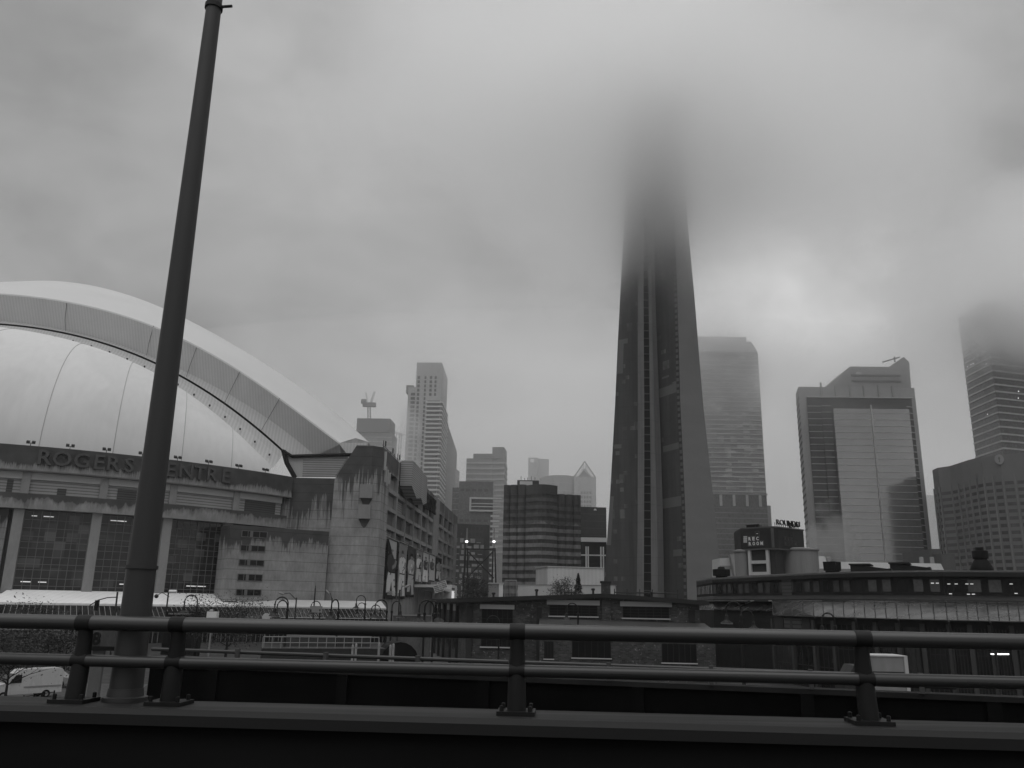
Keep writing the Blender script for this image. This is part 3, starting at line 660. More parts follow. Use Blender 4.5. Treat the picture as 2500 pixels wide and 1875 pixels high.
# ---------------------------------------------------------------- the tall concrete tower that vanishes in the cloud
tw = thing('communications_tower', 'immense tapering concrete tower whose top disappears into low cloud', 'tower', (50, 310, 0))
SEC = [(1520, 1463, 1550, 1571, 1591, 1607, 1624, 1672, 1680, 1772), (1440, 1473, 1555, 1572, 1590, 1606, 1621, 1669, 1677, 1764), (1266, 1486, 1556.5, 1572.5, 1589, 1604, 1619, 1666, 1674, 1747),
       (1110, 1495, 1557, 1573, 1588, 1600, 1614, 1659, 1667, 1730), (962, 1503, 1557, 1573, 1586, 1597, 1609, 1652, 1660, 1714), (840, 1508, 1557, 1572, 1585, 1594, 1604, 1649, 1657, 1704.5), (722, 1514, 1557, 1571, 1583, 1591, 1600, 1646, 1654, 1695.5),
       (579, 1522, 1558, 1571, 1582, 1590, 1597, 1641, 1648, 1681), (400, 1529, 1560, 1572, 1582, 1589, 1595, 1634, 1640, 1669), (235, 1534, 1561, 1572, 1581, 1587, 1592, 1629, 1634, 1660)]
def sp(i, yk):
    """tower edge i at the height seen at row yk on the front leg"""
    for (a, *ra_), (b, *rb_) in zip(SEC, SEC[1:]):
        if yk <= a and yk >= b or (a == SEC[0][0] and yk > a): f = (a - yk) / (a - b); return ra_[i] + (rb_[i] - ra_[i]) * f
    return SEC[-1][1 + i]
HT = [at(1600, y, 296).z for y in (SEC[0][0], SEC[-1][0])]
def tower_pt(i, z, depth):
    # find the image row of height z at this depth, then the edge column there
    y = 1480 - (z - EYE) / depth * F
    for _ in range(8):
        x = sp(i, max(min(y, 1520), 235)); p = at(x, y, depth); y += (p.z - z) / depth * F * .9
    return at(x, y, depth)
zs = [0, 6, 14, 26, 42, 60, 80, 102, 126, 150, 172, 192, 207]
tap = lambda z: 1 - .55 * z / 207
def strip(cols_, name, m, parent=tw, smooth=False):
    """cols_: (edge index, depth offset) pairs making a vertical sheet"""
    return build(MB().grid([[tower_pt(i, z, 296 + d * tap(z)) for i, d in cols_] for z in zs]), name, m, parent, smooth)
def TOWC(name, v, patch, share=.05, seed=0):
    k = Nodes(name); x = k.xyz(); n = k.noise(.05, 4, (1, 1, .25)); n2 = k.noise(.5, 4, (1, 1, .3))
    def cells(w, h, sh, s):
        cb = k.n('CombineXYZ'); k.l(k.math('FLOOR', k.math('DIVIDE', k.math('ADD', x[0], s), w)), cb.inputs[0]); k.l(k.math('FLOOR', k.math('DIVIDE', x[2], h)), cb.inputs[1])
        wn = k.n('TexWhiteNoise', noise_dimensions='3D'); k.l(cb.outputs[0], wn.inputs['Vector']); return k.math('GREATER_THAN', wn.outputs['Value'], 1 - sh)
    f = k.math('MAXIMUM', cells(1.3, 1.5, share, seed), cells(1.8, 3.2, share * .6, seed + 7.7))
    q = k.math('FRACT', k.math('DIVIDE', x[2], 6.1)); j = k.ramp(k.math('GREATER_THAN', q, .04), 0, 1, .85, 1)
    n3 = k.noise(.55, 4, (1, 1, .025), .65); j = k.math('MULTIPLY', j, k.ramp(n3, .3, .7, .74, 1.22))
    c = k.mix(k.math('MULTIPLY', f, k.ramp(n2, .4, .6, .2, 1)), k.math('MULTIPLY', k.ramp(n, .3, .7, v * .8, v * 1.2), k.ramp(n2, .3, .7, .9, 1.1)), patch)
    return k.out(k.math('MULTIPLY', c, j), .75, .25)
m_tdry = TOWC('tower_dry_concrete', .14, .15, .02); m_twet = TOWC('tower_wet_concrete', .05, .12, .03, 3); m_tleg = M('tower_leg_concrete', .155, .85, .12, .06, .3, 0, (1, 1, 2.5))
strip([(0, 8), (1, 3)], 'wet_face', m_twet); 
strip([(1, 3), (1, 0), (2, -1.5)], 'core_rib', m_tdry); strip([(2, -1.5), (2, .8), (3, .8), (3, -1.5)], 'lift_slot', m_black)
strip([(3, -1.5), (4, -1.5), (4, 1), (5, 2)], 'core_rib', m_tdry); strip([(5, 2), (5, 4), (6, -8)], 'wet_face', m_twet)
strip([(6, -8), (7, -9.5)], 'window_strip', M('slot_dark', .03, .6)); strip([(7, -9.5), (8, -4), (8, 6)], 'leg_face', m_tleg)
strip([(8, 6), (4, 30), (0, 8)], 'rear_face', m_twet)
# stair ladder in the lift slot and the dotted window strip
ru = []
for k in range(66):
    z = 4 + k * 3.05
    a = tower_pt(2, z, 296 - .6 * tap(z)); b = tower_pt(3, z, 296 - .6 * tap(z)); ru.append(MB().hexa([a, b, b + Vector((0, .5, 0)), a + Vector((0, .5, 0)), a + Vector((0, 0, .3)), b + Vector((0, 0, .3)), b + Vector((0, .5, .3)), a + Vector((0, .5, .3))]))
pieces('lift_landing', ru, M('landing', .06, .7), tw)
for k in range(90):
    z = 3 + k * 2.2
    a = tower_pt(6, z, 296 - 8.2 * tap(z)); b = tower_pt(7, z, 296 - 9.4 * tap(z)); a = a.lerp(b, .1); b = a.lerp(b, .8); e = Vector((-.1, -.15, 0))
    mb = MB().hexa([a + e, b + e, b, a, a + e + Vector((0, 0, 1.2)), b + e + Vector((0, 0, 1.2)), b + Vector((0, 0, 1.2)), a + Vector((0, 0, 1.2))])
    build(mb, 'slot_window', bpy.data.materials.get('slot_sill') or M('slot_sill', .1, .7), tw)
m_patch = M('dry_patch', .115, .8, .1)
for y0, y1, fa, fb in ((942, 964, .02, .98), (1085, 1100, .12, .98), (1214, 1238, .0, .98), (1342, 1358, .5, .95), (916, 921, .2, .6)):
    mb = MB(); r = []
    for y in (y1, y0):
        z = at(1630, y, 294).z
        A = tower_pt(5, z, 296 + 4 * tap(z)); B = tower_pt(6, z, 296 - 8 * tap(z)); r.append([A.lerp(B, fa) + Vector((0, -.12, 0)), A.lerp(B, fb) + Vector((0, -.12, 0))])
    build(mb.grid(r), 'dry_patch', m_patch, tw)
for y0, y1, fa, fb in ((827, 910, .02, .3), (1083, 1093, .05, .35), (1210, 1330, .01, .14), (826, 838, .3, .5)):
    mb = MB(); r = []
    for y in (y1, y0):
        z = at(1520, y, 300).z; A = tower_pt(0, z, 296 + 8 * tap(z)); B = tower_pt(1, z, 296 + 3 * tap(z)); r.append([A.lerp(B, fa) + Vector((0, -.12, 0)), A.lerp(B, fb) + Vector((0, -.12, 0))])
    build(mb.grid(r), 'dry_patch', m_patch, tw)
# ---------------------------------------------------------------- city blocks behind
def tower(name, label, cat, pts, Y, m, part='wall', z=None):
    P_, zt = roof(pts, Y); fp = [(p.x, p.y) for p in P_]
    o = thing(name, label, cat, (sum(p[0] for p in fp) / len(fp), sum(p[1] for p in fp) / len(fp), 0)); return o, fp, zt
def backed(fp, depth):
    """close a visible front outline with a back at the given depth"""
    back_y = max(p[1] for p in fp) + depth
    a, b = fp[0], fp[-1]            # sides that taper a little, as the turned blocks downtown show
    ax = a[0] * back_y / a[1] if a[0] > 0 else a[0]; bx_ = b[0] * back_y / b[1] if b[0] < 0 else b[0]
    if ax > bx_ - 3: ax, bx_ = a[0], b[0]
    return fp + [(bx_, back_y), (ax, back_y)]
G = lambda n, v, **k: bpy.data.materials.get(n) or M(n, v, **k)
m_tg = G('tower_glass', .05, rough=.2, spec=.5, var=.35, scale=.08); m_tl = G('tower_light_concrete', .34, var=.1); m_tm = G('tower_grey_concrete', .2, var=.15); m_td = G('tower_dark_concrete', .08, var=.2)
# tall balcony condo tower
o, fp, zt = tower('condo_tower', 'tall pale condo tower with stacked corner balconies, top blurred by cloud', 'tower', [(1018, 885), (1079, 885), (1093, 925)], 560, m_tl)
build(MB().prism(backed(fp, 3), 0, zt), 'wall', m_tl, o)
A = Wall(fp[0], fp[1]); B = Wall(fp[1], fp[2])
s0 = A.uv(988, 1100)[0]; zsh = A.uv(1000, 944)[1]
build(A.box(MB(), s0, -.05, 0, zsh, -14, -1.5), 'side_wing', m_tl, o)
build(A.box(MB(), s0 - 1.5, s0 + 3.5, zsh - 4, zsh + 1.5, -12, -1.6), 'roof_box', m_tm, o)
zb_top = A.uv(1062, 985)[1]; bal = []; z = zb_top; t0 = A.uv(1036, 1100)[0]
while z > 55: 
    mb = A.box(MB(), t0, A.len + 1.5, z, z + 1.05, .01, 1.9); B.box(mb, -1.2, B.len - 2, z, z + 1.05, .01, 1.7); bal.append(mb); z -= 3.02
pieces('balcony', bal, m_white if False else G('balcony_white', .46, var=.06), o)
A.box(rm := MB(), t0 + .4, A.len - .3, 55, zb_top + 2, .005, .06); B.box(rm, .4, B.len - 3, 55, zb_top + 2, .005, .06); build(rm, 'recessed_glazing', m_tg, o)
win = []
for xa, xb in ((1016, 1022), (1033, 1037.5), (1046, 1052), (1058, 1063)):
    z = zt - 12; hi = xa < 1040
    while z > (55 if hi else zb_top + 4):
        t_0, t_1 = A.uv(xa, 1000)[0], A.uv(xb, 1000)[0]; w = A.box(MB(), t_0, t_1, z, z + 2.1, .003, .08)
        if hi or z > zb_top + 3: win.append(w)
        z -= 3.02
win.sort(key=lambda m: m.v[0][2]); pieces('window', win, m_tg, o)
sl = []
z = zsh - 6
while z > 60: sl.append(A.box(MB(), s0 + 2, s0 + 5, z, z + 2, -1.495, -1.4)); z -= 3.02
pieces('window', sl[-40:], m_tg, o)
# slab tower under construction with a crane on top
o, fp, zt = tower('slab_tower', 'plain grey slab tower with an overhanging top, crane standing on its roof', 'tower', [(872, 1021), (953, 1022), (965, 1036)], 650, m_tm)
A = Wall(fp[0], fp[1]); zs2 = A.uv(910, 1055)[1]
build(MB().prism(backed(fp, 5), zs2, zt), 'upper_storeys', G('slab_dark', .10, var=.12), o)
build(A.box(MB(), 3, A.len + 2, 0, zs2 - .01, -26, -2), 'wall', m_tm, o)
pieces('floor_edge', bands(A, 3, A.len + 2, zs2 - 40, zs2 - 3, 3.6, .5, -1.99, -1.6), m_tl, o)
c = at(902, 1021, 660); cr = thing('tower_crane', 'hazy luffing tower crane standing on the slab tower roof', 'crane', (c.x, c.y, zt)); 
def lattice(a, b, w, mb, n=8):
    a, b = Vector(a), Vector(b); d = (b - a).normalized(); e = d.cross(Vector((0, 1, 0))).normalized() * w; g = d.cross(e).normalized() * w
    for s1 in (-1, 1):
        for s2 in (-1, 1): mb.tube([a + e * s1 + g * s2, b + e * s1 + g * s2], w * .16, 4)
    for i in range(n):
        p, q = a.lerp(b, i / n), a.lerp(b, (i + 1) / n); s = 1 if i % 2 else -1; mb.tube([p + e * s - g, q - e * s - g], w * .12, 3); mb.tube([p + e * s + g, q - e * s + g], w * .12, 3)
    return mb
m_cr = G('crane_steel', .12); top = at(901, 990, 660)
build(lattice((c.x, 660, zt), top, 1.1, MB()), 'mast', m_cr, cr); build(MB().box((top.x - 5, 658, top.z - 1), (top.x + 5.5, 662, top.z + 2.2)), 'machinery_deck', m_cr, cr)
build(MB().box((top.x - 6.5, 658.5, top.z + 1.5), (top.x - 2.5, 661.5, top.z + 5)), 'counterweight', m_cr, cr)
build(lattice((top.x + 1, 660, top.z + 1), at(915, 956, 660), .6, MB()), 'jib', m_cr, cr); build(lattice((top.x - 1, 660, top.z + 1), at(893, 958, 660), .4, MB(), 5), 'a_frame', m_cr, cr)
c = at(978, 1058, 700); c2 = thing('far_crane', 'small far crane jib showing between the two left towers', 'crane', (c.x, 700, 0))
build(lattice((c.x, 700, 0), (c.x, 700, c.z), 1, MB(), 30), 'mast', m_cr, c2); build(lattice(at(962, 1055, 700), at(988, 1063, 700), .6, MB(), 6), 'jib', m_cr, c2); build(MB().tube([at(968, 1058, 700), at(968, 1072, 700)], .2, 4), 'hook_cable', m_cr, c2)
# helper for plain banded towers
def banded(name, label, pts, Y, wall_m, band_m, pitch, h, proud, zmin=0, depth=25, cat='tower', band='floor_edge', z0=None, faces=None):
    o, fp, zt = tower(name, label, cat, pts, Y, wall_m); build(MB().prism(backed(fp, depth), 0, zt), 'wall', wall_m, o)
    bl = []
    z = (z0 or zt) - pitch
    while z > zmin:
        mb = MB()
        for i in range(len(fp) - 1):
            w = Wall(fp[i], fp[i + 1]); w.box(mb, 0 if i == 0 else .0, w.len, z, z + h, .004, proud)
        bl.append(mb); z -= pitch
    pieces(band, bl, band_m, o); return o, fp, zt
banded('point_tower', 'narrow hazy grey tower just right of the balcony tower', [(1085, 1143), (1112, 1144), (1122, 1151)], 760, m_tm, m_tl, 6, .8, .3, 60)
banded('side_tower', 'slim dark tower edge standing behind the balcony tower', [(1091, 1030), (1094, 1031), (1098, 1100)], 640, m_td, m_tm, 8, .5, .2, 80, depth=8)
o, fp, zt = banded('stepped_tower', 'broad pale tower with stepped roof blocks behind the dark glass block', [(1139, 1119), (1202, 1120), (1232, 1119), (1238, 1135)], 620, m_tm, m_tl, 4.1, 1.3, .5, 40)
A = Wall(fp[0], fp[-2]); t = lambda x: A.uv(x, 1110)[0]
build(A.box(MB(), t(1155), t(1201), zt, A.uv(1178, 1107)[1], -20, -1), 'roof_block', m_td if False else m_tm, o); build(A.box(MB(), t(1201.5), t(1230), zt, A.uv(1215, 1091)[1], -20, -.5), 'roof_block', m_tm, o)
o, fp, zt = banded('glass_block', 'dark glass tower with a white framed band and balconies stacked up its edge', [(1105, 1190), (1122, 1190)], 480, G('block_glass', .085, rough=.25, spec=.5), m_tm, 3.2, .3, .2, 20, cat='tower')
A = Wall((fp[0][0], fp[0][1]), (fp[0][0] + 10, fp[0][1])); t = lambda x: A.uv(x, 1250)[0]
build(A.box(MB(), t(1119), t(1203), 0, A.uv(1160, 1176)[1], -20, .8), 'wall', bpy.data.materials['block_glass'], o)
zf0, zf1 = A.uv(1180, 1250)[1], A.uv(1180, 1216)[1]; fr = MB()
for z in (zf0, zf1 - .9): A.box(fr, t(1146), t(1203) + 5, z, z + .9, .81, 3.0)
A.box(fr, t(1146), t(1146) + 1, zf0 + .91, zf1 - .91, .81, 3.0)
build(fr, 'white_frame', m_pale, o)
bal = [A.box(MB(), t(1150), t(1203) + 4.5, zf0 + dz_, zf0 + dz_ + .45, .81, 2.5) for dz_ in (2.6, 4.3)] + [A.box(MB(), t(1198), t(1203) + 4 - k * .12, zf0 - 2.9 * k, zf0 - 2.9 * k + 1.0, .81, 2.6) for k in range(1, 22)]
pieces('balcony', bal, G('balcony_white', .46), o)
wl = []
for k in range(26):
    for x in (1121, 1135, 1150, 1165, 1180): 
        z = zf0 - 2.9 * (k - 14)
        if (z > zf1 + 1 or z < zf0 - 3) and z < A.uv(1160, 1180)[1] - 2: wl.append(A.box(MB(), t(x) + .3, t(x + 11), z, z + 1.5, .805, .9))
pieces('window', wl, m_tg, o)
o, fp, zt = tower('infill_flats', 'mid rise flats with busy pale balconies behind the steel gantry', 'flats', [(1108, 1312), (1181, 1315)], 400, m_td)
A = Wall(fp[0], fp[1]); build(A.box(MB(), 0, A.len, 0, zt, -20, 0), 'wall', m_td, o)
bl = []; random.seed(3)
for k in range(11):
    z = zt - 2.2 - k * 2.75; tt = .4
    while tt < A.len - 1.5:
        w_ = random.uniform(.8, 2.6); hh = random.choice((.35, 1.1, 1.9)); bl.append(A.box(MB(), tt, min(tt + w_, A.len), z, z + hh, .01, random.uniform(.1, .9))); tt += w_ + random.uniform(.4, 1.6)
pieces('balcony', bl, G('balcony_grey', .3, var=.3), o)
o, fp, zt = tower('dark_flats', 'dim dark flats half hidden behind the gantry and balcony block', 'flats', [(1112, 1278), (1195, 1282)], 440, m_td)
A = Wall(fp[0], fp[1]); build(A.box(MB(), 0, A.len, 0, zt, -18, 0), 'wall', G('flats_dark', .05, var=.4, scale=.2), o)
pieces('window', [A.box(MB(), 1 + i * 2.1, 2.2 + i * 2.1, zt - 3 - k * 3, zt - 1.4 - k * 3, .01, .05) for k in range(6) for i in range(int(A.len / 2.1) - 1)], m_tg, o)
# scalloped office block
o, fp, zt = tower('scalloped_block', 'dark round cornered office block with pale bands and scalloped bays', 'office block', [(1226, 1197), (1280, 1187), (1360, 1190), (1372, 1213), (1418, 1215)], 330, m_td)
Y0 = 330
def bay(xa, xb, Ya, bulge, n=8):
    a = at(xa, 1300, Ya); b = at(xb, 1300, Ya); return [(a.x + (b.x - a.x) * k / n, Ya - bulge * math.sin(math.pi * k / n)) for k in range(n + 1)]
segs = [(1228, 1245.5, 332, .7, 'l'), (1245, 1264, 331, .8, 'l'), (1263.5, 1284, 330, .9, 'l'), (1283, 1360.5, 329, 4.0, 'c'), (1360, 1379, 331, .8, 'r'), (1378.5, 1398.5, 332, .8, 'r'), (1398, 1418, 333, .8, 'r')]
zc = {'l': at(1250, 1191, 335).z, 'c': at(1320, 1187, 326).z, 'r': at(1390, 1214, 335).z}
m_ob = WET('office_wall', 1e4, 1, .06, .04); m_os = WET('office_spandrel', zc['c'] - 15, 2.5, .21, .085, .12, 0, .3)
for xa, xb, Ya, bu, k in segs:
    pts = bay(xa, xb, Ya, bu); build(MB().prism(backed(pts, 18), 0, zc[k]), 'wall', m_ob, o)
    z = zc['c'] - 2.3; bl = []; first = True
    cap_ = MB(); 
    bot = [(p[0], p[1]) for p in pts]
    while z > 3:
        if z < zc[k] - 1.2:
            rows_ = [[(p[0], p[1] - .3, z - .75), (p[0], p[1] - .3, z + .7), (p[0], p[1] + .2, z + .7), (p[0], p[1] + .2, z - .75)] for p in pts]
            bl.append(MB().grid(rows_, True))
        z -= 2.92
    pieces('spandrel', bl, m_os, o)
    rows_ = [[(p[0], p[1] - .32, zc[k] - 3.2), (p[0], p[1] - .32, zc[k] + .6), (p[0], p[1] + .2, zc[k] + .6), (p[0], p[1] + .2, zc[k] - 3.2)] for p in pts]
    build(MB().grid(rows_, True), 'parapet', G('office_parapet', .07, var=.2), o)
    mu = MB()
    for j in (range(9) if k == 'c' else (2, 6)): p = pts[j]; mu.box((p[0] - .08, p[1] - .25, 3), (p[0] + .08, p[1] + .1, zc[k] - 3.3))
    build(mu, 'mullion', m_td, o)
a = at(1263, 1172, 338); b = at(1316, 1172, 338); build(MB().box((a.x, 338, zc['c']), (b.x, 348, a.z)), 'roof_plant_room', m_td, o)
build(MB().box((at(1269, 1176, 337.5).x, 337.5, at(1269, 1187, 337.5).z), (at(1300, 1176, 337.5).x, 337.95, at(1269, 1174.5, 337.5).z)), 'pale_sign', m_white, o)
an = MB()
for x in (1272, 1281, 1288, 1297, 1306): p = at(x, 1172, 340); an.tube([p, p + Vector((0, 0, random.uniform(.6, 2)))], .1, 5)
build(an, 'roof_mast', m_dark, o)
# hazy group right behind it
o, fp, zt = banded('hazy_slab', 'hazy grey slab tower with a small pale square near its top corner', [(1290, 1117), (1311, 1117), (1316, 1120), (1340, 1121)], 930, m_tm, G('slab_lines', .26), 9, .6, .2, 100, depth=30)
A = Wall(fp[0], fp[1]); t0, t1, z0, z1 = A.rect(1294, 1121, 1304, 1129); build(A.box(MB(), t0, t1, z0, z1, .3, .6), 'pale_sign', m_white, o)
o, fp, zt = banded('round_tower', 'hazy round topped office tower with an open ring crown', [(1318, 1168), (1330, 1163), (1350, 1160), (1380, 1160), (1402, 1163)], 760, m_tm, G('slab_lines', .26), 7, .7, .3, 90, depth=30)
cn = MB()
for i in range(24):
    a = at(1338 + i * 2.9, 1160, 770); cn.tube([(a.x, 770, zt), (a.x, 770, zt + 2.8)], .25, 4)
a, b = at(1336, 1160, 770), at(1407, 1160, 770)
for h in (0.3, 2.8): cn.tube([(a.x, 770, zt + h), (b.x, 770, zt + h)], .3, 4)
build(cn, 'ring_crown', m_tl, o)
o, fp, zt = banded('gable_tower', 'hazy pale tower with an open pointed gable frame on top', [(1402, 1164), (1455, 1166)], 740, G('gable_wall', .3), m_tl, 14, .8, .2, 60, depth=30)
A = Wall(fp[0], fp[1]); g = MB(); ap = (A.uv(1428, 1126)[0], A.uv(1428, 1126)[1]); 
for (ta_, za), (tb2, zb2) in (((0, zt), ap), ((A.len, zt), ap), ((A.len * .2, zt), (ap[0], ap[1] - 7)), ((A.len * .8, zt), (ap[0], ap[1] - 7)), ((0, zt), (A.len, zt))): g.tube([A.pt(ta_, za, -1), A.pt(tb2, zb2, -1)], .55, 5)
for i in range(10):
    f = i / 10; p = A.pt(ap[0] * f, zt + (ap[1] - zt) * f, -1); q = A.pt(A.len * .2 + (ap[0] - A.len * .2) * f, zt + (ap[1] - 7 - zt) * f, -1); g.tube([p, q], .22, 4)
    p = A.pt(A.len + (ap[0] - A.len) * f, zt + (ap[1] - zt) * f, -1); q = A.pt(A.len * .8 + (ap[0] - A.len * .8) * f, zt + (ap[1] - 7 - zt) * f, -1); g.tube([p, q], .22, 4)
build(g, 'gable_frame', m_tm, o)
build(A.poly(MB(), [(A.len * .22, zt), (A.len * .78, zt), (ap[0], ap[1] - 8)], -3, -2), 'inner_gable', m_tm, o)
wl = []
for k in range(7):
    for x in (1418, 1425, 1432, 1439): t0, t1, z0, z1 = A.rect(x, 1200 + k * 11, x + 4.5, 1206 + k * 11); wl.append(A.box(MB(), t0, t1, z0, z1, .01, .25))
pieces('window', wl, m_td, o)
o, fp, zt = banded('dark_block', 'plain dark office block beside the left edge of the concrete tower', [(1416, 1237), (1480, 1239)], 400, G('dark_block_wall', .05, var=.25, rough=.4), m_td, 3.4, .25, .1, 30, depth=20)
A = Wall(fp[0], fp[1]); t0, t1, z0, z1 = A.rect(1449, 1242, 1457, 1246); build(A.poly(MB(), [(t0, z0), (t1, z0), (t1 - .5, z1), (t0 + .5, z1)], .01, .12), 'pale_sign', m_white, o)
# white framed building, white pavilion, low white wall
o, fp, zt = tower('framed_building', 'low building with a white gridded frame and dark glass below the dark block', 'building', [(1412, 1312), (1480, 1313)], 380, m_td)
A = Wall(fp[0], fp[1]); build(A.box(MB(), 0, A.len, 0, zt, -16, -.3), 'glazing', m_glass, o); fr = MB()
for x in (1431, 1436, 1467, 1473): t0 = A.uv(x, 1350)[0]; A.box(fr, t0 - .3, t0 + .3, 0, zt - 4, -.29, .4)
for y0, y1 in ((1354, 1357),): A.box(fr, 0, A.len, A.uv(1450, y1)[1], A.uv(1450, y0)[1], -.28, .42)
A.box(fr, 0, A.len, zt - 1.9, zt, -.28, .6); build(fr, 'white_frame', m_white, o)
o, fp, zt = tower('white_pavilion', 'plain white box pavilion behind the conifer at the tower foot', 'pavilion', [(1337, 1384), (1473, 1388)], 235, m_white)
A = Wall(fp[0], fp[1]); build(A.box(MB(), 0, A.len, 0, zt, -12, 0), 'wall', STRIPE('white_cladding', .5, 0, 1.1, .93, .6), o); build(A.box(MB(), -.2, A.len + .2, zt, zt + .25, -12.2, .2), 'roof_edge', m_pale, o)
o, fp, zt = tower('low_white_wall', 'low white wall running below the pavilion and the tower foot', 'wall', [(1264, 1428), (1362, 1428), (1500, 1430)], 205, m_white)
A = Wall(fp[0], fp[2]); build(A.box(MB(), 0, A.len, 0, zt, -1.2, 0), 'wall_face', m_pale, o); build(A.box(MB(), -.1, A.len + .1, zt, zt + .15, -1.3, .1), 'coping', m_mid, o)
# hazy banded tower right of the concrete tower
o, fp, zt = tower('banded_tower', 'hazy pale banded tower half behind the concrete tower, chamfered top', 'tower', [(1690, 857), (1820, 859), (1849, 861)], 520, m_tm)
m_bt = PANES('banded_panes', 4.2, 1.9, .14, .36, .45, .3, (1, .2))
A = Wall((fp[0][0], fp[0][1]), (fp[2][0], fp[0][1])); zt2 = A.uv(1760, 822)[1]; t = lambda x, y=900: A.uv(x, y)[0]
build(A.box(MB(), 0, A.len, 0, zt, -30, 0), 'wall', m_bt, o)
build(A.poly(MB(), [(0, zt), (A.len, zt), (t(1834, 834), A.uv(1834, 834)[1]), (t(1822, 834), A.uv(1822, 834)[1]), (t(1822, 822), zt2), (0, zt2)], -28, -.2), 'crown', m_tl, o)
build(A.box(MB(), t(1700), t(1812), zt - 3.2, zt - .6, .004, .2), 'dark_band', m_td, o)
pieces('floor_edge', bands(A, 0, A.len, 60, zt - 4, 3.05, .55, .004, .35), G('band_pale', .36), o)
zp = A.uv(1800, 1211)[1]; PW = Wall(A.pt(0, 0, 6), A.pt(A.len, 0, 6)); tr = PW.uv(1873, 1240)[0]
build(PW.box(MB(), 0, tr, 0, zp, -34, 0), 'podium', G('podium_glass', .07, rough=.3, spec=.5), o); build(PW.box(MB(), 0, tr + .6, zp, zp + 1, -34, .5), 'podium_cornice', m_tm, o)
build(PW.box(MB(), tr + .05, tr + 2.2, 0, PW.uv(1870, 1234)[1], -34, .0), 'podium_step', m_tm, o)
pieces('floor_edge', bands(PW, 0, tr, 10, zp - 8, 3.2, .35, .004, .2), m_tm, o)
pieces('pier', [PW.box(MB(), PW.uv(x, 1222)[0] - .8, PW.uv(x, 1222)[0] + .8, zp - 7, zp - .1, .005, .4) for x in (1760, 1792, 1824, 1856)], m_tl, o)
# stepped glass tower
_sg = None
o, fp, zt = tower('stepped_glass_tower', 'broad glass office tower with a big central glass panel in a stepped frame', 'tower', [(1943, 953), (1949, 944), (2232, 947)], 420, m_td)
_l = at(1942, 953, 428); fp[0] = (_l.x, 428); A = Wall(fp[1], fp[2]); L_ = Wall(fp[0], fp[1]); m_gl = Nodes('panel_glass'); _n = m_gl.noise(.03, 3); m_gl = m_gl.out(m_gl.ramp(_n, .3, .7, .27, .34), .13, .8, .75)
m_fr = G('frame_stone', .25, var=.1)
build(MB().prism([fp[0], fp[1], fp[2], A.pt(A.len, 0, -30)[:2], (fp[0][0] * 1.07, fp[0][1] * 1.07)], 0, zt), 'wall', m_fr, o)
t = lambda x, y: A.uv(x, y)[0]
t0, t1 = t(1969, 975), t(2224, 975); zr = A.uv(2100, 971)[1]
build(A.box(MB(), t0, t1, 0, zr, .01, .6), 'dark_recess', G('recess_glass', .035, rough=.2, spec=.5), o)
build(A.box(MB(), t0 + .3, t1 + .3, zr - .4, zr + .1, .02, 1.6), 'cornice', m_tl, o)
sa, sb = t(2003, 990), t(2218, 990); zr2 = A.uv(2100, 988)[1]
build(A.box(MB(), sa, sb, 0, zr2, .61, 1.4), 'dark_step', G('step_glass', .045, rough=.2, spec=.5), o)
pa, pb_ = t(2027, 1004), t(2210, 1004); zpn = A.uv(2110, 1003)[1]
pn = build(A.box(MB(), pa, pb_, 0, zpn, 1.41, 4.5), 'glass_panel', m_gl, o)
pieces('panel_line', bands(A, pa, pb_, 8, zpn - 2, 3.3, .22, 4.51, 4.7), G('panel_line', .34), pn)
build(A.box(MB(), (pa + pb_) / 2 - .3, (pa + pb_) / 2 + .3, 10, zpn + 2, 4.51, 4.9), 'mullion', G('panel_line', .34), pn)
fe = []
z = zr - 5
while z > 8:
    for a_, b_, d in ((t0, sa - .1, .75), (sa, pa - .2, 1.65), (pb_ + .2, sb, 1.65), (sb + .1, t1, .75)): fe.append(A.box(MB(), a_, b_, z, z + .35, d - .14, d + .25))
    z -= 3.3
pieces('floor_edge', fe, G('edge_pale', .3), o)
pieces('pilaster', [A.box(MB(), t(x, 950) - .35, t(x, 950) + .35, zr + .2, zt + (2.2 if x == 2004 else .9), .01, .7) for x in (2004, 2039, 2074, 2108, 2144, 2178)], m_tm, o)
pieces('floor_edge', bands(L_, 0, L_.len, 10, zt - 3, 3.3, .9, .005, .2), m_td, o)
zu = A.uv(2120, 891)[1]; ph = MB()
A.poly(ph, [(t(2016, 942), zt), (t(2231, 947), zt), (t(2226, 880), A.uv(2226, 880)[1]), (t(2212, 867), A.uv(2212, 867)[1]), (t(2178, 890), zu), (t(2081, 891), zu)], -22, -3); build(ph, 'roof_screen', G('screen_metal', .2, var=.1), o)
pieces('roof_louvre', [A.box(MB(), t(2085, 930), t(2205, 930), A.uv(2140, y)[1] - .5, A.uv(2140, y)[1] + .4, -2.99, -2.6) for y in (913, 927)], m_td, o)
build(A.poly(MB(), [(t(2094, 905), A.uv(2100, 911)[1]), (t(2108, 905), A.uv(2100, 912)[1]), (t(2109, 905), A.uv(2100, 906)[1]), (t(2102, 905), A.uv(2100, 904)[1]), (t(2095, 905), A.uv(2100, 905)[1])], -2.98, -2.8), 'pale_sign', m_tl, o)
p = at(2185, 884, 425); q_ = at(2196, 872, 425); r_ = at(2155, 884, 425)
build(MB().tube([p, p + Vector((0, 0, 3))], .35, 6).tube([r_, q_], .35, 6), 'window_cleaning_arm', m_dark, o)
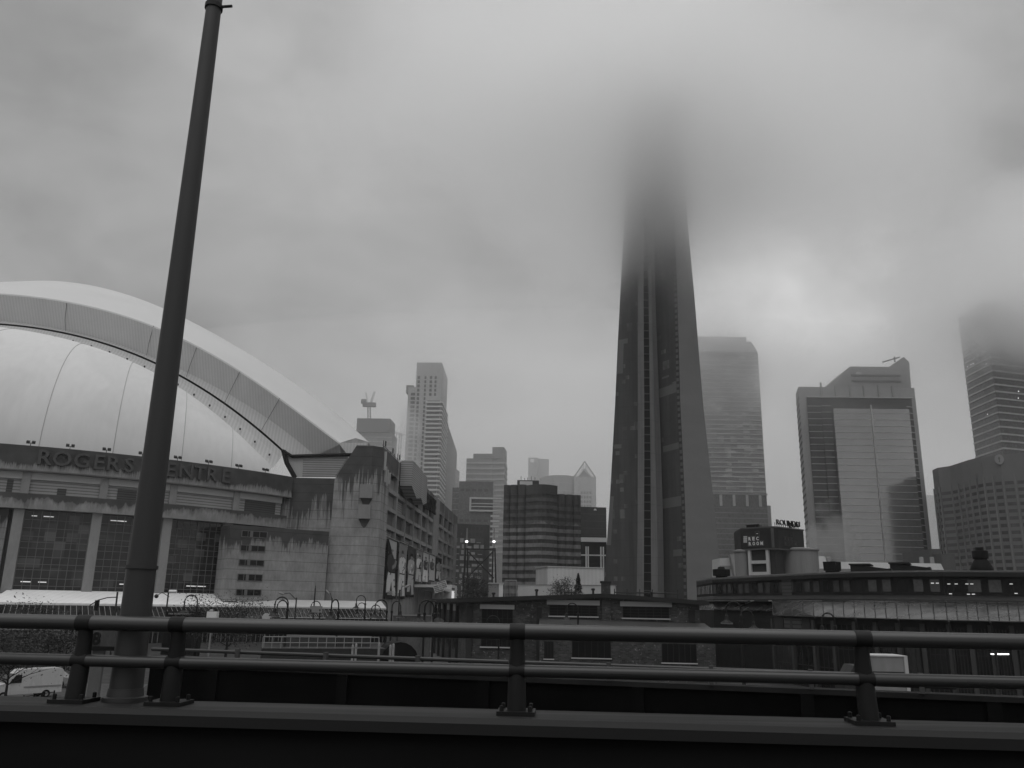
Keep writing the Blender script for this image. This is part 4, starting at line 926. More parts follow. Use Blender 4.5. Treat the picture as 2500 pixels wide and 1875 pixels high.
# tower at the right edge, banded, top lost in cloud
P_, zt = roof([(2357, 820), (2440, 818)], 480)
zt = at(2357, 820, 480).z + 16; ca = at(2382, 1115, 492); cb_ = at(2452, 1115, 462); cc = at(2620, 1115, 476)
o = thing('corner_tower', 'banded tower at the right edge whose upper floors fade into cloud', 'tower', (cb_.x, 480, 0))
fp = [(ca.x, 492), (cb_.x, 462), (cc.x, 476)]; build(MB().prism(backed(fp, 30), 0, zt), 'wall', G('corner_glass', .055, rough=.25, spec=.5), o)
A, B = Wall(fp[0], fp[1]), Wall(fp[1], fp[2]); bl = []; z = zt - 6
while z > 62: mb = A.box(MB(), 0, A.len, z, z + .95, .005, .4); B.box(mb, 0, B.len, z, z + .95, .005, .4); bl.append(mb); z -= 4.15
pieces('spandrel', bl, G('spandrel_pale', .36), o)
random.seed(5); li = []
for k in range(14):
    w = random.choice((A, B)); tt = random.uniform(3, w.len - 2); kk = random.randint(0, 18); li.append(w.box(MB(), tt, tt + .5, zt - 8 - kk * 4.15 - .3, zt - 8 - kk * 4.15, .01, .08))
pieces('lit_window', li, m_lamp, o)
# concave hotel with a grid of windows
hp = [(2276, 1148), (2289, 1142), (2318, 1138), (2334, 1133), (2361, 1124), (2395, 1115), (2440, 1109.5), (2500, 1105), (2580, 1102)]
P_, zt = roof(hp, 395)
fp = [(p.x, p.y) for p in P_]; o = thing('curved_hotel', 'concave grey hotel slab with a grid of windows and a round emblem', 'hotel', (fp[4][0], fp[4][1], 0))
build(MB().prism(backed(fp, 22), 0, zt), 'wall', G('hotel_concrete', .13, var=.12), o); wl = []; wm = []
for i in range(len(fp) - 1):
    w = Wall(fp[i], fp[i + 1]); n = max(1, round(w.len / 4.3)); pt = w.len / n
    pieces('pier', [w.box(MB(), j * pt - .3, j * pt + .3, 6, zt - 9, .01, .5) for j in range(n + 1)][: n if i < len(fp) - 2 else n + 1], G('hotel_pier', .16), o)
    for j in range(n):
        z = zt - 13
        while z > 8: wl.append(w.box(MB(), j * pt + .65, (j + 1) * pt - .65, z, z + 1.4, .008, .05)); z -= 2.95
wl.sort(key=lambda m: -m.v[0][0]); pieces('window', wl, G('hotel_window', .04, rough=.15, spec=.5, var=.6, scale=.4), o)
ew = Wall(fp[5], fp[8]); e = ew.uv(2441, 1124); em = MB()
ew.poly(em, [(e[0] + 1.75 * math.cos(k * math.pi / 8), e[1] + 1.75 * math.sin(k * math.pi / 8) * 1.25) for k in range(16)], .5, 3.2); build(em, 'emblem', m_mid, o)
em = MB(); ew.poly(em, [(e[0] + a * .42, e[1] + b * .42) for a, b in ((-.5, -3), (.5, -3), (.4, -.6), (1, .6), (.4, 2.6), (-.4, 2.6), (-1, .6), (-.4, -.6))], 3.21, 3.3); build(em, 'emblem_mark', m_td, o)
sw = Wall(fp[4], fp[8]); t0 = sw.uv(2388, 1147)[0]; build(text_on(sw, 'INTERCONTINENTAL', t0, t0 + (sw.uv(2500, 1138)[0] - t0) * 1.12, zt - 9.2, zt - 6.6, 1.6, 2.4, .01), 'sign_lettering', G('hotel_sign', .17), o)
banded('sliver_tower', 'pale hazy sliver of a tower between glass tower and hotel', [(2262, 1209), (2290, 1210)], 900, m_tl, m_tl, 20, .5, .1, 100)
banded('low_block', 'low grey block in front of the hotel foot', [(2274, 1340), (2296, 1340)], 330, m_td, m_tm, 4, .3, .1, 20, cat='building')
banded('low_clad_block', 'low ribbed block at the foot of the curved hotel', [(2298, 1352), (2330, 1352)], 300, m_td, m_tm, 30, .3, .1, 20, cat='building')
# ---------------------------------------------------------------- rail museum park: brick shop, roundhouse, silo building
m_brick = BRICK('old_brick', .06); m_fasc = M('roof_fascia', .025, .7, .2); m_lint = M('pale_lintel', .40, .7, .08, .5); m_old = M('old_window', .004, .4, .4, .5, .15)
bs = thing('brick_shop', 'long low brick machine shop with a shallow gable and pale lintels over dark windows', 'building', (5, 105, 0))
YB = 104.0
fa_, fb_ = at(1141, 1460, YB), at(1700, 1465, YB); BW = Wall((fa_.x, YB), (fb_.x, YB - 1.5)); B_ = lambda px, py: BW.uv(px, py)
ridge = B_(1476, 1449); e0 = B_(1141, 1461); e1 = B_(1700, 1467)
build(BW.poly(MB(), [(0, -.1), (BW.len, -.1), (BW.len, e1[1] - .3), (ridge[0], ridge[1] - .3), (0, e0[1] - .3)], -20, 0), 'wall', m_brick, bs)
SWp = at(1062, 1462, 146); SW = Wall((SWp.x, 146), (fa_.x, YB))
build(SW.box(MB(), 0, SW.len - .05, -.1, e0[1] - .35, -6, 0), 'side_wall', m_brick, bs)
rf = MB()
def slab(mb, pts, th):
    n = len(pts); mb.hexa([Vector(p) - Vector((0, 0, th)) for p in pts] + [Vector(p) for p in pts]); return mb
R0 = BW.pt(ridge[0], ridge[1], 1.0); E0 = BW.pt(-1.2, e0[1], 1.0); E1 = BW.pt(BW.len + 1, e1[1], 1.0); bk = Vector((-3, 60, 0))
slab(rf, [E0, R0, R0 + bk, Vector((SWp.x - 1.5, 148, e0[1]))], .5); slab(rf, [R0, E1, E1 + bk, R0 + bk], .5); build(rf, 'roof', m_fasc, bs)
for (x0, y0, x1, y1), (a0, b0, a1, b1), nm in (((1172, 1476, 1256, 1487), (1176, 1487.5, 1251, 1579), 'w'), ((1335, 1465, 1464, 1477), (1342, 1477.5, 1458, 1504), 'w'), ((1514, 1469, 1640, 1481), (1521, 1481.5, 1633, 1509), 'w')):
    t0, t1, z0, z1 = BW.rect(x0, y0, x1, y1); build(BW.box(MB(), t0, t1, z0, z1, .01, .16), 'lintel', m_lint, bs)
    t0, t1, z0, z1 = BW.rect(a0, b0, a1, b1); w = build(BW.box(MB(), t0, t1, z0, z1, .005, .04), 'window', m_old, bs); fr = MB()
    n = 6
    for i in range(n + 1): BW.box(fr, t0 + (t1 - t0) * i / n - .03, t0 + (t1 - t0) * i / n + .03, z0, z1, .042, .07)
    for i in range(1, 4): BW.box(fr, t0, t1, z0 + (z1 - z0) * i / 4 - .03, z0 + (z1 - z0) * i / 4 + .03, .043, .066)
    build(fr, 'frame', m_fasc, w); build(BW.box(MB(), t0 - .15, t1 + .15, z0 - .14, z0, .01, .22), 'sill', m_lint, bs)
for (a0, b0, a1, b1) in ((1397, 1560, 1491, 1606), (1621, 1562, 1700, 1617)):
    pass
t0, t1, z0, z1 = BW.rect(1469, 1424, 1491, 1600); build(BW.box(MB(), t0, t1, -.05, z1, -.8, .35), 'chimney', m_brick, bs); build(BW.box(MB(), t0 - .12, t1 + .12, z1, z1 + .25, -.92, .47), 'chimney_cap', m_fasc, bs)
for px, w_ in ((1146, .35), (1316, .3), (1690, .35)):
    t = B_(px, 1530)[0]; build(BW.box(MB(), t - w_, t + w_, -.05, e0[1] - .9, .004, .22), 'buttress', M('dark_brick', .03, .8, .3) if px == 1146 else bpy.data.materials['dark_brick'], bs)
LT = Wall(BW.pt(B_(1318, 1500)[0], 0, 6.5), BW.pt(BW.len + .5, 0, 6.5)); zl0 = B_(1500, 1512)[1]
sl = MB(); slab(sl, [BW.pt(B_(1318, 1500)[0], zl0 - .7, 6.9), BW.pt(BW.len + .5, zl0 - .95, 6.9), BW.pt(BW.len + .5, zl0 - .25, .05), BW.pt(B_(1318, 1500)[0], zl0, .05)], .18)
build(sl, 'lean_to_roof', STRIPE('standing_seam', .05, 0, .55, .6, .35, .5, .2, .15), bs)
build(LT.box(MB(), .1, LT.len, -.1, zl0 - 1.15, -6.3, 0), 'lean_to_wall', m_brick, bs)
for a0, b0, a1, b1 in ((1397, 1562, 1491, 1606), (1329, 1566, 1351, 1608), (1616, 1572, 1700, 1618)):
    t0, t1, z0, z1 = LT.rect(a0, b0, a1, b1); w = build(LT.box(MB(), max(t0, .2), min(t1, LT.len - .2), z0, z1, .005, .05), 'window', m_old, bs); fr = MB()
    for i in range(7): q = t0 + (min(t1, LT.len - .2) - t0) * i / 6; LT.box(fr, q - .03, q + .03, z0, z1, .052, .09)
    build(fr, 'frame', m_fasc, w); build(LT.box(MB(), t0 - .1, min(t1, LT.len - .2) + .1, z0 - .12, z0 - .005, .01, .2), 'sill', m_lint, bs)
for i, (px, yt, wd) in enumerate(((1070, 1471, 1), (1080, 1472, .8), (1096, 1473, 1.2), (1111, 1474, 1.2))):
    t, z = SW.uv(px, yt); build(SW.box(MB(), t - wd, t + wd, z - .9, z, .01, .12), 'lintel', m_lint, bs); build(SW.box(MB(), t - wd, t + wd, 2.2, z - .95, .01, .05), 'window', m_old, bs)
for px in (1066, 1076, 1088, 1104, 1120): t = SW.uv(px, 1500)[0]; build(SW.box(MB(), t - .25, t + .25, 0, e0[1] - .9, .005, .35), 'buttress', bpy.data.materials['dark_brick'], bs)
for px, yt in ((1310, 1438), (1448, 1436), (1205, 1446), (1590, 1444)):
    a = at(px, yt, 108); build(MB().lathe((a.x, 108, a.z - 1.4), [(.14, 0), (.14, 1.1), (.24, 1.15), (.24, 1.35), (.1, 1.4)], 10), 'roof_vent', m_dark, bs)
rr = MB(); zr_ = ridge[1] + .1
for x0, x1, y in ((1360, 1405, 1444), (1500, 1655, 1446)):
    a, b = at(x0, y, 112), at(x1, y + 3, 112); rr.tube([a, b], .08, 5)
    for i in range(6): p = a.lerp(b, i / 5); rr.tube([p + Vector((0, 0, .45)), p - Vector((0, 0, 1.2))], .06, 4)
build(rr, 'roof_rail', m_dark, bs)
# curved roundhouse
rhx = [(1700, 1423), (1739, 1415.5), (1800, 1412), (1882, 1408), (1980, 1403.5), (2078, 1400), (2180, 1398), (2300, 1397), (2400, 1397.5), (2500, 1398), (2700, 1400), (2900, 1403)]
zR = at(1700, 1423, 146).z
RH = [on_z(x, y, zR) for x, y in rhx]; RH = [Vector((p.x, p.y)) for p in RH]
rh = thing('roundhouse', 'long dark curved roundhouse with a glazed upper storey and wet metal lower roof', 'building', (70, 115, 0))
m_rw = M('roundhouse_wall', .016, .7, .3); m_rwin = M('roundhouse_window', .05, .15, .5, .4, .5, 0, (1, 1, 1)); m_wetroof = M('wet_metal_roof', .042, .22, .4, .07, .6, .55, (.5, 1, 1))
zW = at(1704, 1460, 146).z
def off(pts, d): return [p * (1 - d / p.length) for p in pts]      # nearer by d, towards the turntable
def ribbon(rows): return MB().grid([[(p.x, p.y, z) for p in pts] for pts, z in rows])
back_ = off(RH, -16)
build(ribbon([(RH, zW), (RH, zR - .3)]), 'clerestory_wall', m_rw, rh)
build(ribbon([(off(RH, .7), zR - .45), (off(RH, .75), zR), (off(RH, .4), zR + .18), (back_, zR + .9)]), 'upper_roof', M('upper_roof_felt', .025, .55, .2), rh)
build(MB().poly(*[(p.x, p.y, z) for p, z in ((RH[0], 0), (RH[0], zR - .3), (back_[0], zR - .3), (back_[0], 0))]), 'end_wall', m_rw, rh)
wn = []
for i in range(len(RH) - 1):
    w = Wall(RH[i], RH[i + 1]); n = max(2, round(w.len / 1.7)); pt = w.len / n
    for j in range(n):
        wn.append(w.box(MB(), j * pt + .35, (j + 1) * pt - .35, zW + .5, zR - .75, .01, .06))
for i, b in enumerate(wn): build(b, 'window', m_rwin if i % 3 else bpy.data.materials.get('roundhouse_window_dark') or M('roundhouse_window_dark', .012, .2, .4), rh)
ew = Wall(RH[0], back_[0])
for i in range(4): build(ew.box(MB(), .6 + i * 1.3, 1.5 + i * 1.3, zW + .5, zR - .75, .01, .05), 'window', m_pale, rh)
gw = Wall(RH[3], RH[4]); t0, t1, z0, z1 = gw.rect(1911, 1415, 1934, 1458); build(gw.box(MB(), t0, t1, z0, z1, .065, .12), 'louvre', m_dlouv, rh)
eave = off(RH, 12.5); zE = 7.3
build(ribbon([(RH, zW + .15), (off(RH, 5.5), zW - .35), (off(RH, 5.6), zW - .55)]), 'middle_roof', M('flashing', .015, .6, .3), rh)
build(ribbon([(off(RH[3:], 5.6), zW - .6), (eave[3:], zE), (eave[3:], zE - .12)]), 'lower_roof', m_wetroof, rh)
build(ribbon([(off(RH[:4], 1.5), zW - .6), (off(RH[:4], 7.5), zE + .5), (off(RH[:4], 7.5), zE + .35)]), 'lower_roof', m_wetroof, rh)
wl_ = off(RH, 11.6); build(ribbon([(wl_[3:], zE - .05), (wl_[3:], 0)]), 'outer_wall', m_rw, rh)
wl2 = off(RH[:4], 7.0); build(ribbon([(wl2, zE + .35), (wl2, 0)]), 'outer_wall', m_rw, rh)
build(MB().poly(*[(p.x, p.y, z) for p, z in ((wl_[3], 0), (wl_[3], zE + 1.2), (wl2[3], zE + 1.6), (wl2[3], 0))]), 'step_wall', M('step_wall', .035, .7, .3), rh)
random.seed(9); tl = []
for i in range(3, len(wl_) - 1):
    w = Wall(wl_[i], wl_[i + 1]); n = max(2, round(w.len / 3.4)); pt = w.len / n
    for j in range(n):
        k = build(w.box(MB(), j * pt + .45, (j + 1) * pt - .45, .3, zE - .75, .01, .06), 'bay_window', bpy.data.materials['roundhouse_window_dark'] if (i + j) % 3 else M('bay_glass_dim', .03, .2, .6, .5) if not bpy.data.materials.get('bay_glass_dim') else bpy.data.materials['bay_glass_dim'], rh)
        fr = MB()
        for q in range(4): w.box(fr, j * pt + .45 + (pt - .9) * q / 3 - .04, j * pt + .45 + (pt - .9) * q / 3 + .04, .3, zE - .75, .062, .1)
        for q in (2.2, 4.2): w.box(fr, j * pt + .45, (j + 1) * pt - .45, q - .04, q + .04, .063, .098)
        build(fr, 'frame', m_fasc, k); build(w.box(MB(), j * pt - .2, j * pt + .2, 0, zE - .4, .005, .3), 'column', M('bay_column', .05, .7) if not bpy.data.materials.get('bay_column') else bpy.data.materials['bay_column'], rh)
lw = Wall(wl_[8], wl_[10])
for px in (2422, 2430, 2438, 2446, 2456): t, z = lw.uv(px, 1597); build(lw.box(MB(), t - .16, t + .16, z - .04, z + .06, .15, .3), 'interior_light', m_lamp, rh)
lw = Wall(RH[7], RH[9])
for px, py in ((2276, 1424), (2288, 1424), (2316, 1426), (2334, 1426), (2360, 1426), (2372, 1426), (2320, 1450), (2364, 1451), (2376, 1451), (2468, 1426), (2480, 1449)):
    t, z = lw.uv(px, py); build(lw.box(MB(), t - .14, t + .14, z - .03, z + .05, .1, .16), 'interior_light', m_tube, rh)
lw = Wall(wl_[3], wl_[5])
for x0, x1, y0, y1, m_ in ((1922, 1964, 1510, 1536, 'dark_louvre'), (1899, 1920, 1506, 1545, 'step_wall'), (1966, 1986, 1508, 1545, 'step_wall')):
    t0, t1, z0, z1 = lw.rect(x0, y0, x1, y1); build(lw.box(MB(), t0, t1, z0, z1, .32, .42), 'louvre' if m_ == 'dark_louvre' else 'wall_panel', bpy.data.materials[m_], rh)
for i in (4, 5, 6, 7, 8):
    p = Vector((wl_[i].x, wl_[i].y, 0)); e = Vector((eave[i].x, eave[i].y, zE)) - Vector((0, .2, .1)); build(MB().tube([e, p + Vector((0, -.5, zE - 1.2)), p + Vector((0, -.5, 0))], .09, 6), 'downpipe', m_dark, rh)
gt_ = MB().tube([(p.x, p.y - .06, zE - .05) for p in eave[3:]], .07, 6); build(gt_, 'gutter', m_dark, rh)
for i in range(3, len(RH) - 1):
    for f in (0, .25, .5, .75):
        a = off(RH, 5.6)[i].lerp(off(RH, 5.6)[i + 1], f); b = eave[i].lerp(eave[i + 1], f); build(MB().tube([(a.x, a.y, zW - .57), (b.x, b.y, zE + .03)], .04, 4), 'roof_seam', m_wetroof, rh)
for a0, a1, ytop, d in ((2077, 2176, 1378, 6), (2174, 2273, 1375, 7.5)):
    pa_, pb2 = at(a0, 1398, 0.0 + RH[5].y + d - 2), at(a1, 1398, RH[6].y + d); w = Wall((pa_.x, pa_.y), (pb2.x, pb2.y)); z1 = w.uv(a0, ytop)[1]
    m_ = MB(); w.poly(m_, [(0, zR), (w.len, zR), (w.len, z1 - .45), (w.len - .4, z1 - .5), (.3, z1), (0, z1)], -4, 0); mo = build(m_, 'roof_monitor', m_rw, rh)
    build(w.box(MB(), -.15, w.len * .5, z1 - .06, z1 + .1, -4.1, .15), 'monitor_cap', m_fasc, mo)
def vent(px, py, Y, prof, nm, n=16, sq=False):
    p = at(px, py, Y); build(MB().lathe((p.x, Y, zR + .1), prof, 4 if sq else n), nm, m_black, rh, not sq)
vent(2398, 1396, RH[8].y + 4, [(1.15, 0), (1.15, .35), (1.05, .7), (.8, 1.2), (.62, 1.45), (.62, 1.5), (.78, 1.55), (.8, 2.35), (.7, 2.4), (.42, 2.42), (.42, 2.75), (.3, 2.75)], 'roof_vent')
vent(2033, 1400, RH[4].y + 4, [(1.5, 0), (.9, .4), (.9, .6), (1.1, .62), (1.15, 1.7), (1.05, 1.72)], 'roof_vent', sq=True)
vent(1762, 1412, RH[1].y + 4, [(.9, -.2), (.9, .6), (1.35, .65), (1.35, 1.6), (1.2, 1.65), (.6, 1.7), (.5, 2.0)], 'roof_vent', n=10)
fl = thing('corner_flag_light', 'small slanted lamp on the step of the lower roundhouse roof', 'lamp', at(1890, 1455, 122)); c = at(1890, 1457, 122)
build(MB().poly(c + Vector((-.9, 0, -.15)), c + Vector((-.4, 0, .3)), c + Vector((.25, 0, .4)), c + Vector((.2, 0, -.2))).poly(c + Vector((-.9, .4, -.15)), c + Vector((-.4, .4, .3)), c + Vector((.25, .4, .4)), c + Vector((.2, .4, -.2))), 'lamp_hood', m_conc, fl)
build(MB().tube([(c.x, c.y + .2, c.z - .2), (c.x, c.y + .2, zW - .6)], .08, 6), 'stem', m_dark, fl)
# silo building with signs
si = thing('silo_building', 'round concrete silos under a dark sign box, rooftop letters above', 'building', (46, 172, 0))
YS = 168; zs0 = at(1900, 1340, YS).z; zs1 = at(1884, 1290, YS).z
qa, qb, qc, qd = at(1808, 1293, YS + 3), at(1884, 1290, YS - 2), at(1899, 1290, YS - 1.6), at(1961, 1295, YS + 4)
fpS = [(qa.x, YS + 3), (qb.x, YS - 2), (qc.x, YS - 1.6), (qd.x, YS + 4), (qd.x + 1, YS + 12), (qa.x + 1, YS + 12)]
build(MB().prism(fpS, zs0, zs1), 'sign_box', M('sign_box_cladding', .02, .6, .3), si)
build(MB().prism([(x * 1.0 + (.12 if x > 46 else -.12), y - .15) for x, y in fpS], zs1 + .002, zs1 + .25), 'box_cornice', m_td, si)
build(MB().prism([(x, y - .1) for x, y in fpS], zs0 - .25, zs0 - .003), 'box_ledge', m_td, si)
for x0, x1, yt, nm in ((1795, 1829, 1347, 'silo'), (1903, 1997, 1342, 'silo')):
    a, b = at(x0, 1380, YS + 4), at(x1, 1380, YS + 4); r = (b.x - a.x) / 2; zt_ = at((x0 + x1) / 2, yt, YS + 4 - r).z
    so = build(MB().lathe(((a.x + b.x) / 2, YS + 4, 0), [(r, 0), (r, zt_), (r + .25, zt_ + .02), (r + .25, zt_ + .3), (r - .5, zt_ + .5)], 36), nm, M('silo_concrete', .2, .85, .2, .4, .3, 0, (1, 1, .1)) if x0 == 1795 else bpy.data.materials['silo_concrete'], si, True)
SF = Wall((qa.x, YS + 3), (qb.x, YS - 2)); fr = MB(); pz_ = lambda y: SF.uv(1850, y)[1]
for x in (1829, 1873): t = SF.uv(x, 1370)[0]; SF.box(fr, t - .3, t + .3, 0, zs0 - .26, -.6, -.1)
for y in (1372, 1400): SF.box(fr, SF.uv(1829, 1370)[0] + .3, SF.uv(1873, 1370)[0] - .3, pz_(y) - .3, pz_(y) + .3, -.55, -.15)
build(fr, 'pale_frame', m_pale, si); build(SF.box(MB(), SF.uv(1828, 1370)[0], SF.uv(1890, 1370)[0], 0, zs0 - .3, -4, -.62), 'dark_infill', G('silo_infill', .03), si)
def recroom(w, x0, x1, y0, y1, dim):
    ml = G('sign_pale' if not dim else 'sign_dim', .65 if not dim else .07, var=.05); t0, t1 = w.uv(x0, (y0 + y1) / 2)[0], w.uv(x1, (y0 + y1) / 2)[0]; z1, z0 = w.uv((x0 + x1) / 2, y0)[1], w.uv((x0 + x1) / 2, y1)[1]
    c = (t1 - t0) / 4; r = (z1 - z0) / 3; fr = MB(); th = .028
    def cell(i, j):
        a, b, e, f = t0 + i * c, t0 + (i + 1) * c, z1 - (j + 1) * r, z1 - j * r
        w.box(fr, a, b, e - th, e + th, .02, .1); w.box(fr, a, b, f - th, f + th, .021, .1); w.box(fr, a - th, a + th, e, f, .022, .1); w.box(fr, b - th, b + th, e, f, .023, .1)
    lt = MB()
    for wrd, j, i0 in (('~', 0, 2), ('REC', 1, 0), ('ROOM', 2, 0)):
        for i, ch_ in enumerate(wrd):
            cell(i0 + i, j); a, e = t0 + (i0 + i) * c, z1 - (j + 1) * r
            if ch_ == '~': text_on(w, ch_, a + c * .3, a + c * .7, e + r * .42, e + r * .58, .02, .08, .01, lt)
            else: text_on(w, ch_, a + c * .2, a + c * .8, e + r * .14, e + r * .86, .02, .08, .03, lt)
    build(fr, 'sign_frame', G('sign_frame_grey', .13) if not dim else ml, si); build(lt, 'sign_lettering', ml, si)
recroom(SF, 1826, 1864, 1297, 1333, False)
SR = Wall((qc.x, YS - 1.6), (qd.x, YS + 4)); recroom(SR, 1914, 1944, 1301, 1333, True)
wb = MB()
for i in range(3):
    for j in range(4): t0, t1, z0, z1 = SF.rect(1815.5 + i * 3, 1309 + j * 4.1, 1818 + i * 3, 1312.5 + j * 4.1); SF.box(wb, t0, t1, z0, z1, .01, .06)
build(wb, 'small_paned_window', m_pale, si)
build(SF.box(MB(), SF.len + 2.9 - 3.0, SF.len + .3, zs0 + .1, zs1 - .1, -.2, .25), 'corner_strip', m_td, si)
# rooftop letters on a curved stand
w2 = Wall((qc.x - .5, YS - 1.4), (qd.x - .8, YS + 3)); t0 = w2.uv(1896, 1283)[0]; t1 = w2.uv(1952, 1283)[0]; z0 = w2.uv(1925, 1284)[1]; z1 = w2.uv(1925, 1271)[1]
build(text_on(w2, 'ROUNDH', t0, t1, z0, z1, -.1, .25, -.018), 'roof_lettering', m_black, si)
w4 = Wall(w2.pt(t1 + .25, 0, -.1), w2.pt(t1 + 1.3, 0, -6)); build(text_on(w4, 'OUSE', .1, 3.6, z0, z1, -.1, .25, -.01), 'roof_lettering', m_black, si)
st_ = MB()
for i in range(12): p = w2.pt(t0 + (t1 - t0) * i / 11, zs1, -.4); st_.tube([p, p + Vector((0, 0, z0 - zs1 + .5))], .06, 4)
w3 = Wall((qa.x + .6, YS + 3), (qb.x - 1, YS - 1.4)); z0 = w3.uv(1830, 1291)[1]; z1 = w3.uv(1830, 1280)[1]
p = w2.pt(t0, z0 - .1, -.2); st_.tube([p, w2.pt(t1, z0 - .1, -.2)], .07, 4)
build(text_on(w3, 'ROUNDHOUSE', .3, w3.len * .62, z0 + .1, z1, -.8, .25, .0), 'roof_lettering', m_black, si)
for i in range(12): p = w3.pt(.3 + w3.len * .62 * i / 11, zs1, -.9); st_.tube([p, p + Vector((0, 0, z1 - zs1 - .2))], .06, 4)
build(st_, 'letter_stand', m_black, si)
# white angular roofs behind the roundhouse
o = thing('angular_white_roof', 'white angular roof wedge between tower foot and silo building', 'roof', (34, 215, 0))
def wedge(pts, Y, d, nm, m, o): 
    w = Wall((at(pts[0][0], pts[0][1], Y).x, Y), (at(pts[0][0], pts[0][1], Y).x + 10, Y)); build(w.poly(MB(), [w.uv(*p) for p in pts], -d, 0), nm, m, o)
wedge([(1757, 1440), (1757, 1363), (1786, 1362), (1800, 1440)], 215, 8, 'wall', m_pale, o); wedge([(1783, 1353), (1797, 1353), (1806, 1440), (1801, 1440)], 213, 2, 'fin', m_conc, o)
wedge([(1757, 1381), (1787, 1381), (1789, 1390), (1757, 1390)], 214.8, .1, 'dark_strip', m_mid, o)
o = thing('long_white_roof', 'long white roofed hall behind the roundhouse, below the glass tower', 'hall', (75, 205, 0))
wedge([(1990, 1420), (1990, 1359), (2012, 1357), (2018, 1371), (2297, 1376), (2307, 1396), (2307, 1420)], 205, 20, 'wall', m_white, o); wedge([(1992, 1388), (2300, 1391), (2303, 1397), (1992, 1397)], 204.8, .15, 'grey_strip', m_mid, o)  # white hall front with a grey strip across it
for x in (2009, 2023, 2250, 2276): p = at(x, 1372, 207); build(MB().lathe((p.x, 207, p.z - .5), [(.5, 0), (.5, 1.6), (.35, 1.7)], 10), 'roof_vent', m_mid, o)
# ---------------------------------------------------------------- gantry, lamps, poles
gy = 205; gt = thing('steel_gantry', 'dark cross braced steel gantry with a lit lamp on each leg', 'gantry', (at(1172, 1400, gy).x, gy, 0))
for xb, xt in ((1136, 1139.5), (1209, 1206)):
    a, b = at(xb, 1420, gy), at(xt, 1338, gy); a.z = 0
    for s_ in (-.55, .55): build(MB().tube([a + Vector((s_ * 1.5, 0, 0)), b + Vector((s_ * .4, 0, 0))], .22, 6), 'leg', m_dark, gt)
    c = at(xt, 1322, gy); po = build(MB().tube([b, c + Vector((0, 0, 3.2))], .16, 6), 'mast', m_mid, gt)
    build(MB().lathe((c.x, gy - .3, c.z - .3), [(.12, 0), (.32, .12), (.32, .4), (.12, .5)], 10), 'lamp', m_lamp, po)
for (x0, y0), (x1, y1), nm in (((1139, 1340), (1206, 1341), 'top_beam'), ((1140, 1344), (1206, 1412), 'brace'), ((1206, 1344), (1139, 1412), 'brace')): build(MB().tube([at(x0, y0, gy), at(x1, y1, gy)], .16, 6), nm, m_dark, gt)
def gooseneck():
    """arched station lamp about 7.6 m tall; arm to -x"""
    o = thing('gooseneck_lamp', 'x', 'street lamp', (0, 0, 0), 'black gooseneck lamps of the rail museum park')
    build(MB().lathe((0, 0, 0), [(.22, 0), (.22, .3), (.14, .4), (.12, 1.2), (.1, 1.4), (.09, 6.3), (.13, 6.35), (.13, 6.55), (.06, 6.6)], 12), 'post', m_iron, o, True)
    arc = [(-.6 + .6 * math.cos(a * math.pi / 14), 0, 6.95 + .62 * math.sin(a * math.pi / 14)) for a in range(15)]
    build(MB().tube([(0, 0, 6.4)] + arc + [(-1.2, 0, 6.55)], .06, 8), 'arm', m_iron, o, True)
    sh = build(MB().lathe((-1.2, 0, 5.9), [(.5, 0), (.46, .06), (.22, .2), (.14, .32), (.13, .6), (.06, .68)], 16), 'lamp_shade', m_iron, o, True)
    build(MB().lathe((-1.2, 0, 5.86), [(.47, 0), (.47, .03), (.3, .035)], 16), 'reflector', G('reflector_white', .5), sh)
    return o
gl = gooseneck(); first = True
for px, py, Y, sc, ra_, lab in [
    (705, 1458, 86, 1.0, 0, 'gooseneck lamp arching left, taller of the pair before the stadium corner wall'), (703, 1466, 88, .97, .9, 'gooseneck lamp turned half away, paired before the stadium corner wall'),
    (828, 1464, 84, 1.0, 1.2, 'gooseneck lamp seen nearly edge on in front of the plain block wall'), (893, 1454, 135, 1.12, 0, 'slim distant gooseneck lamp before the banner end of the block wall'),
    (893, 1472, 135, .98, 0, 'lower distant gooseneck lamp beside the slim tall one'), (907, 1477, 112, .93, 3.14, 'gooseneck lamp arching right towards the banners'), (783, 1468, 118, 1.0, 0, 'gooseneck lamp arching left over the canopy beside the sign pole'),
    (484, 1453, 88, 1.02, 0, 'gooseneck lamp by the ticket sign left of the stair windows'), (946, 1465, 92, 1.0, .4, 'gooseneck lamp under the black player banner'), (958, 1468, 100, 1.0, 2.6, 'gooseneck lamp with its shade turned right under the pale banner'),
    (1038, 1466, 80, 1.0, 3.14, 'heavy gooseneck lamp left of the brick shop side windows'), (1060, 1466, 76, 1.0, .25, 'near gooseneck lamp overlapping the brick shop side windows'), (1411, 1473, 98, .97, 0, 'gooseneck lamp in front of the middle brick shop window'),
    (1219, 1504, 78, .86, 0, 'low gooseneck lamp in front of the first brick shop window'), (1808, 1470, 78, .98, 0, 'double height gooseneck lamp before the lower roundhouse roof'), (1806, 1490, 84, .9, 2.9, 'lower gooseneck lamp just behind the one before the lower roof'),
    (2036, 1497, 74, .9, .2, 'gooseneck lamp under the wet metal eave of the roundhouse')]:
    p = at(px, py, Y); s_ = p.z / 7.57
    if first: o = gl; o.location = (p.x, Y, 0); o.scale = (s_,) * 3; o.rotation_euler = (0, 0, ra_); o['label'] = lab; first = False
    else: dup(gl, (p.x, Y, 0), lab, s_, ra_)
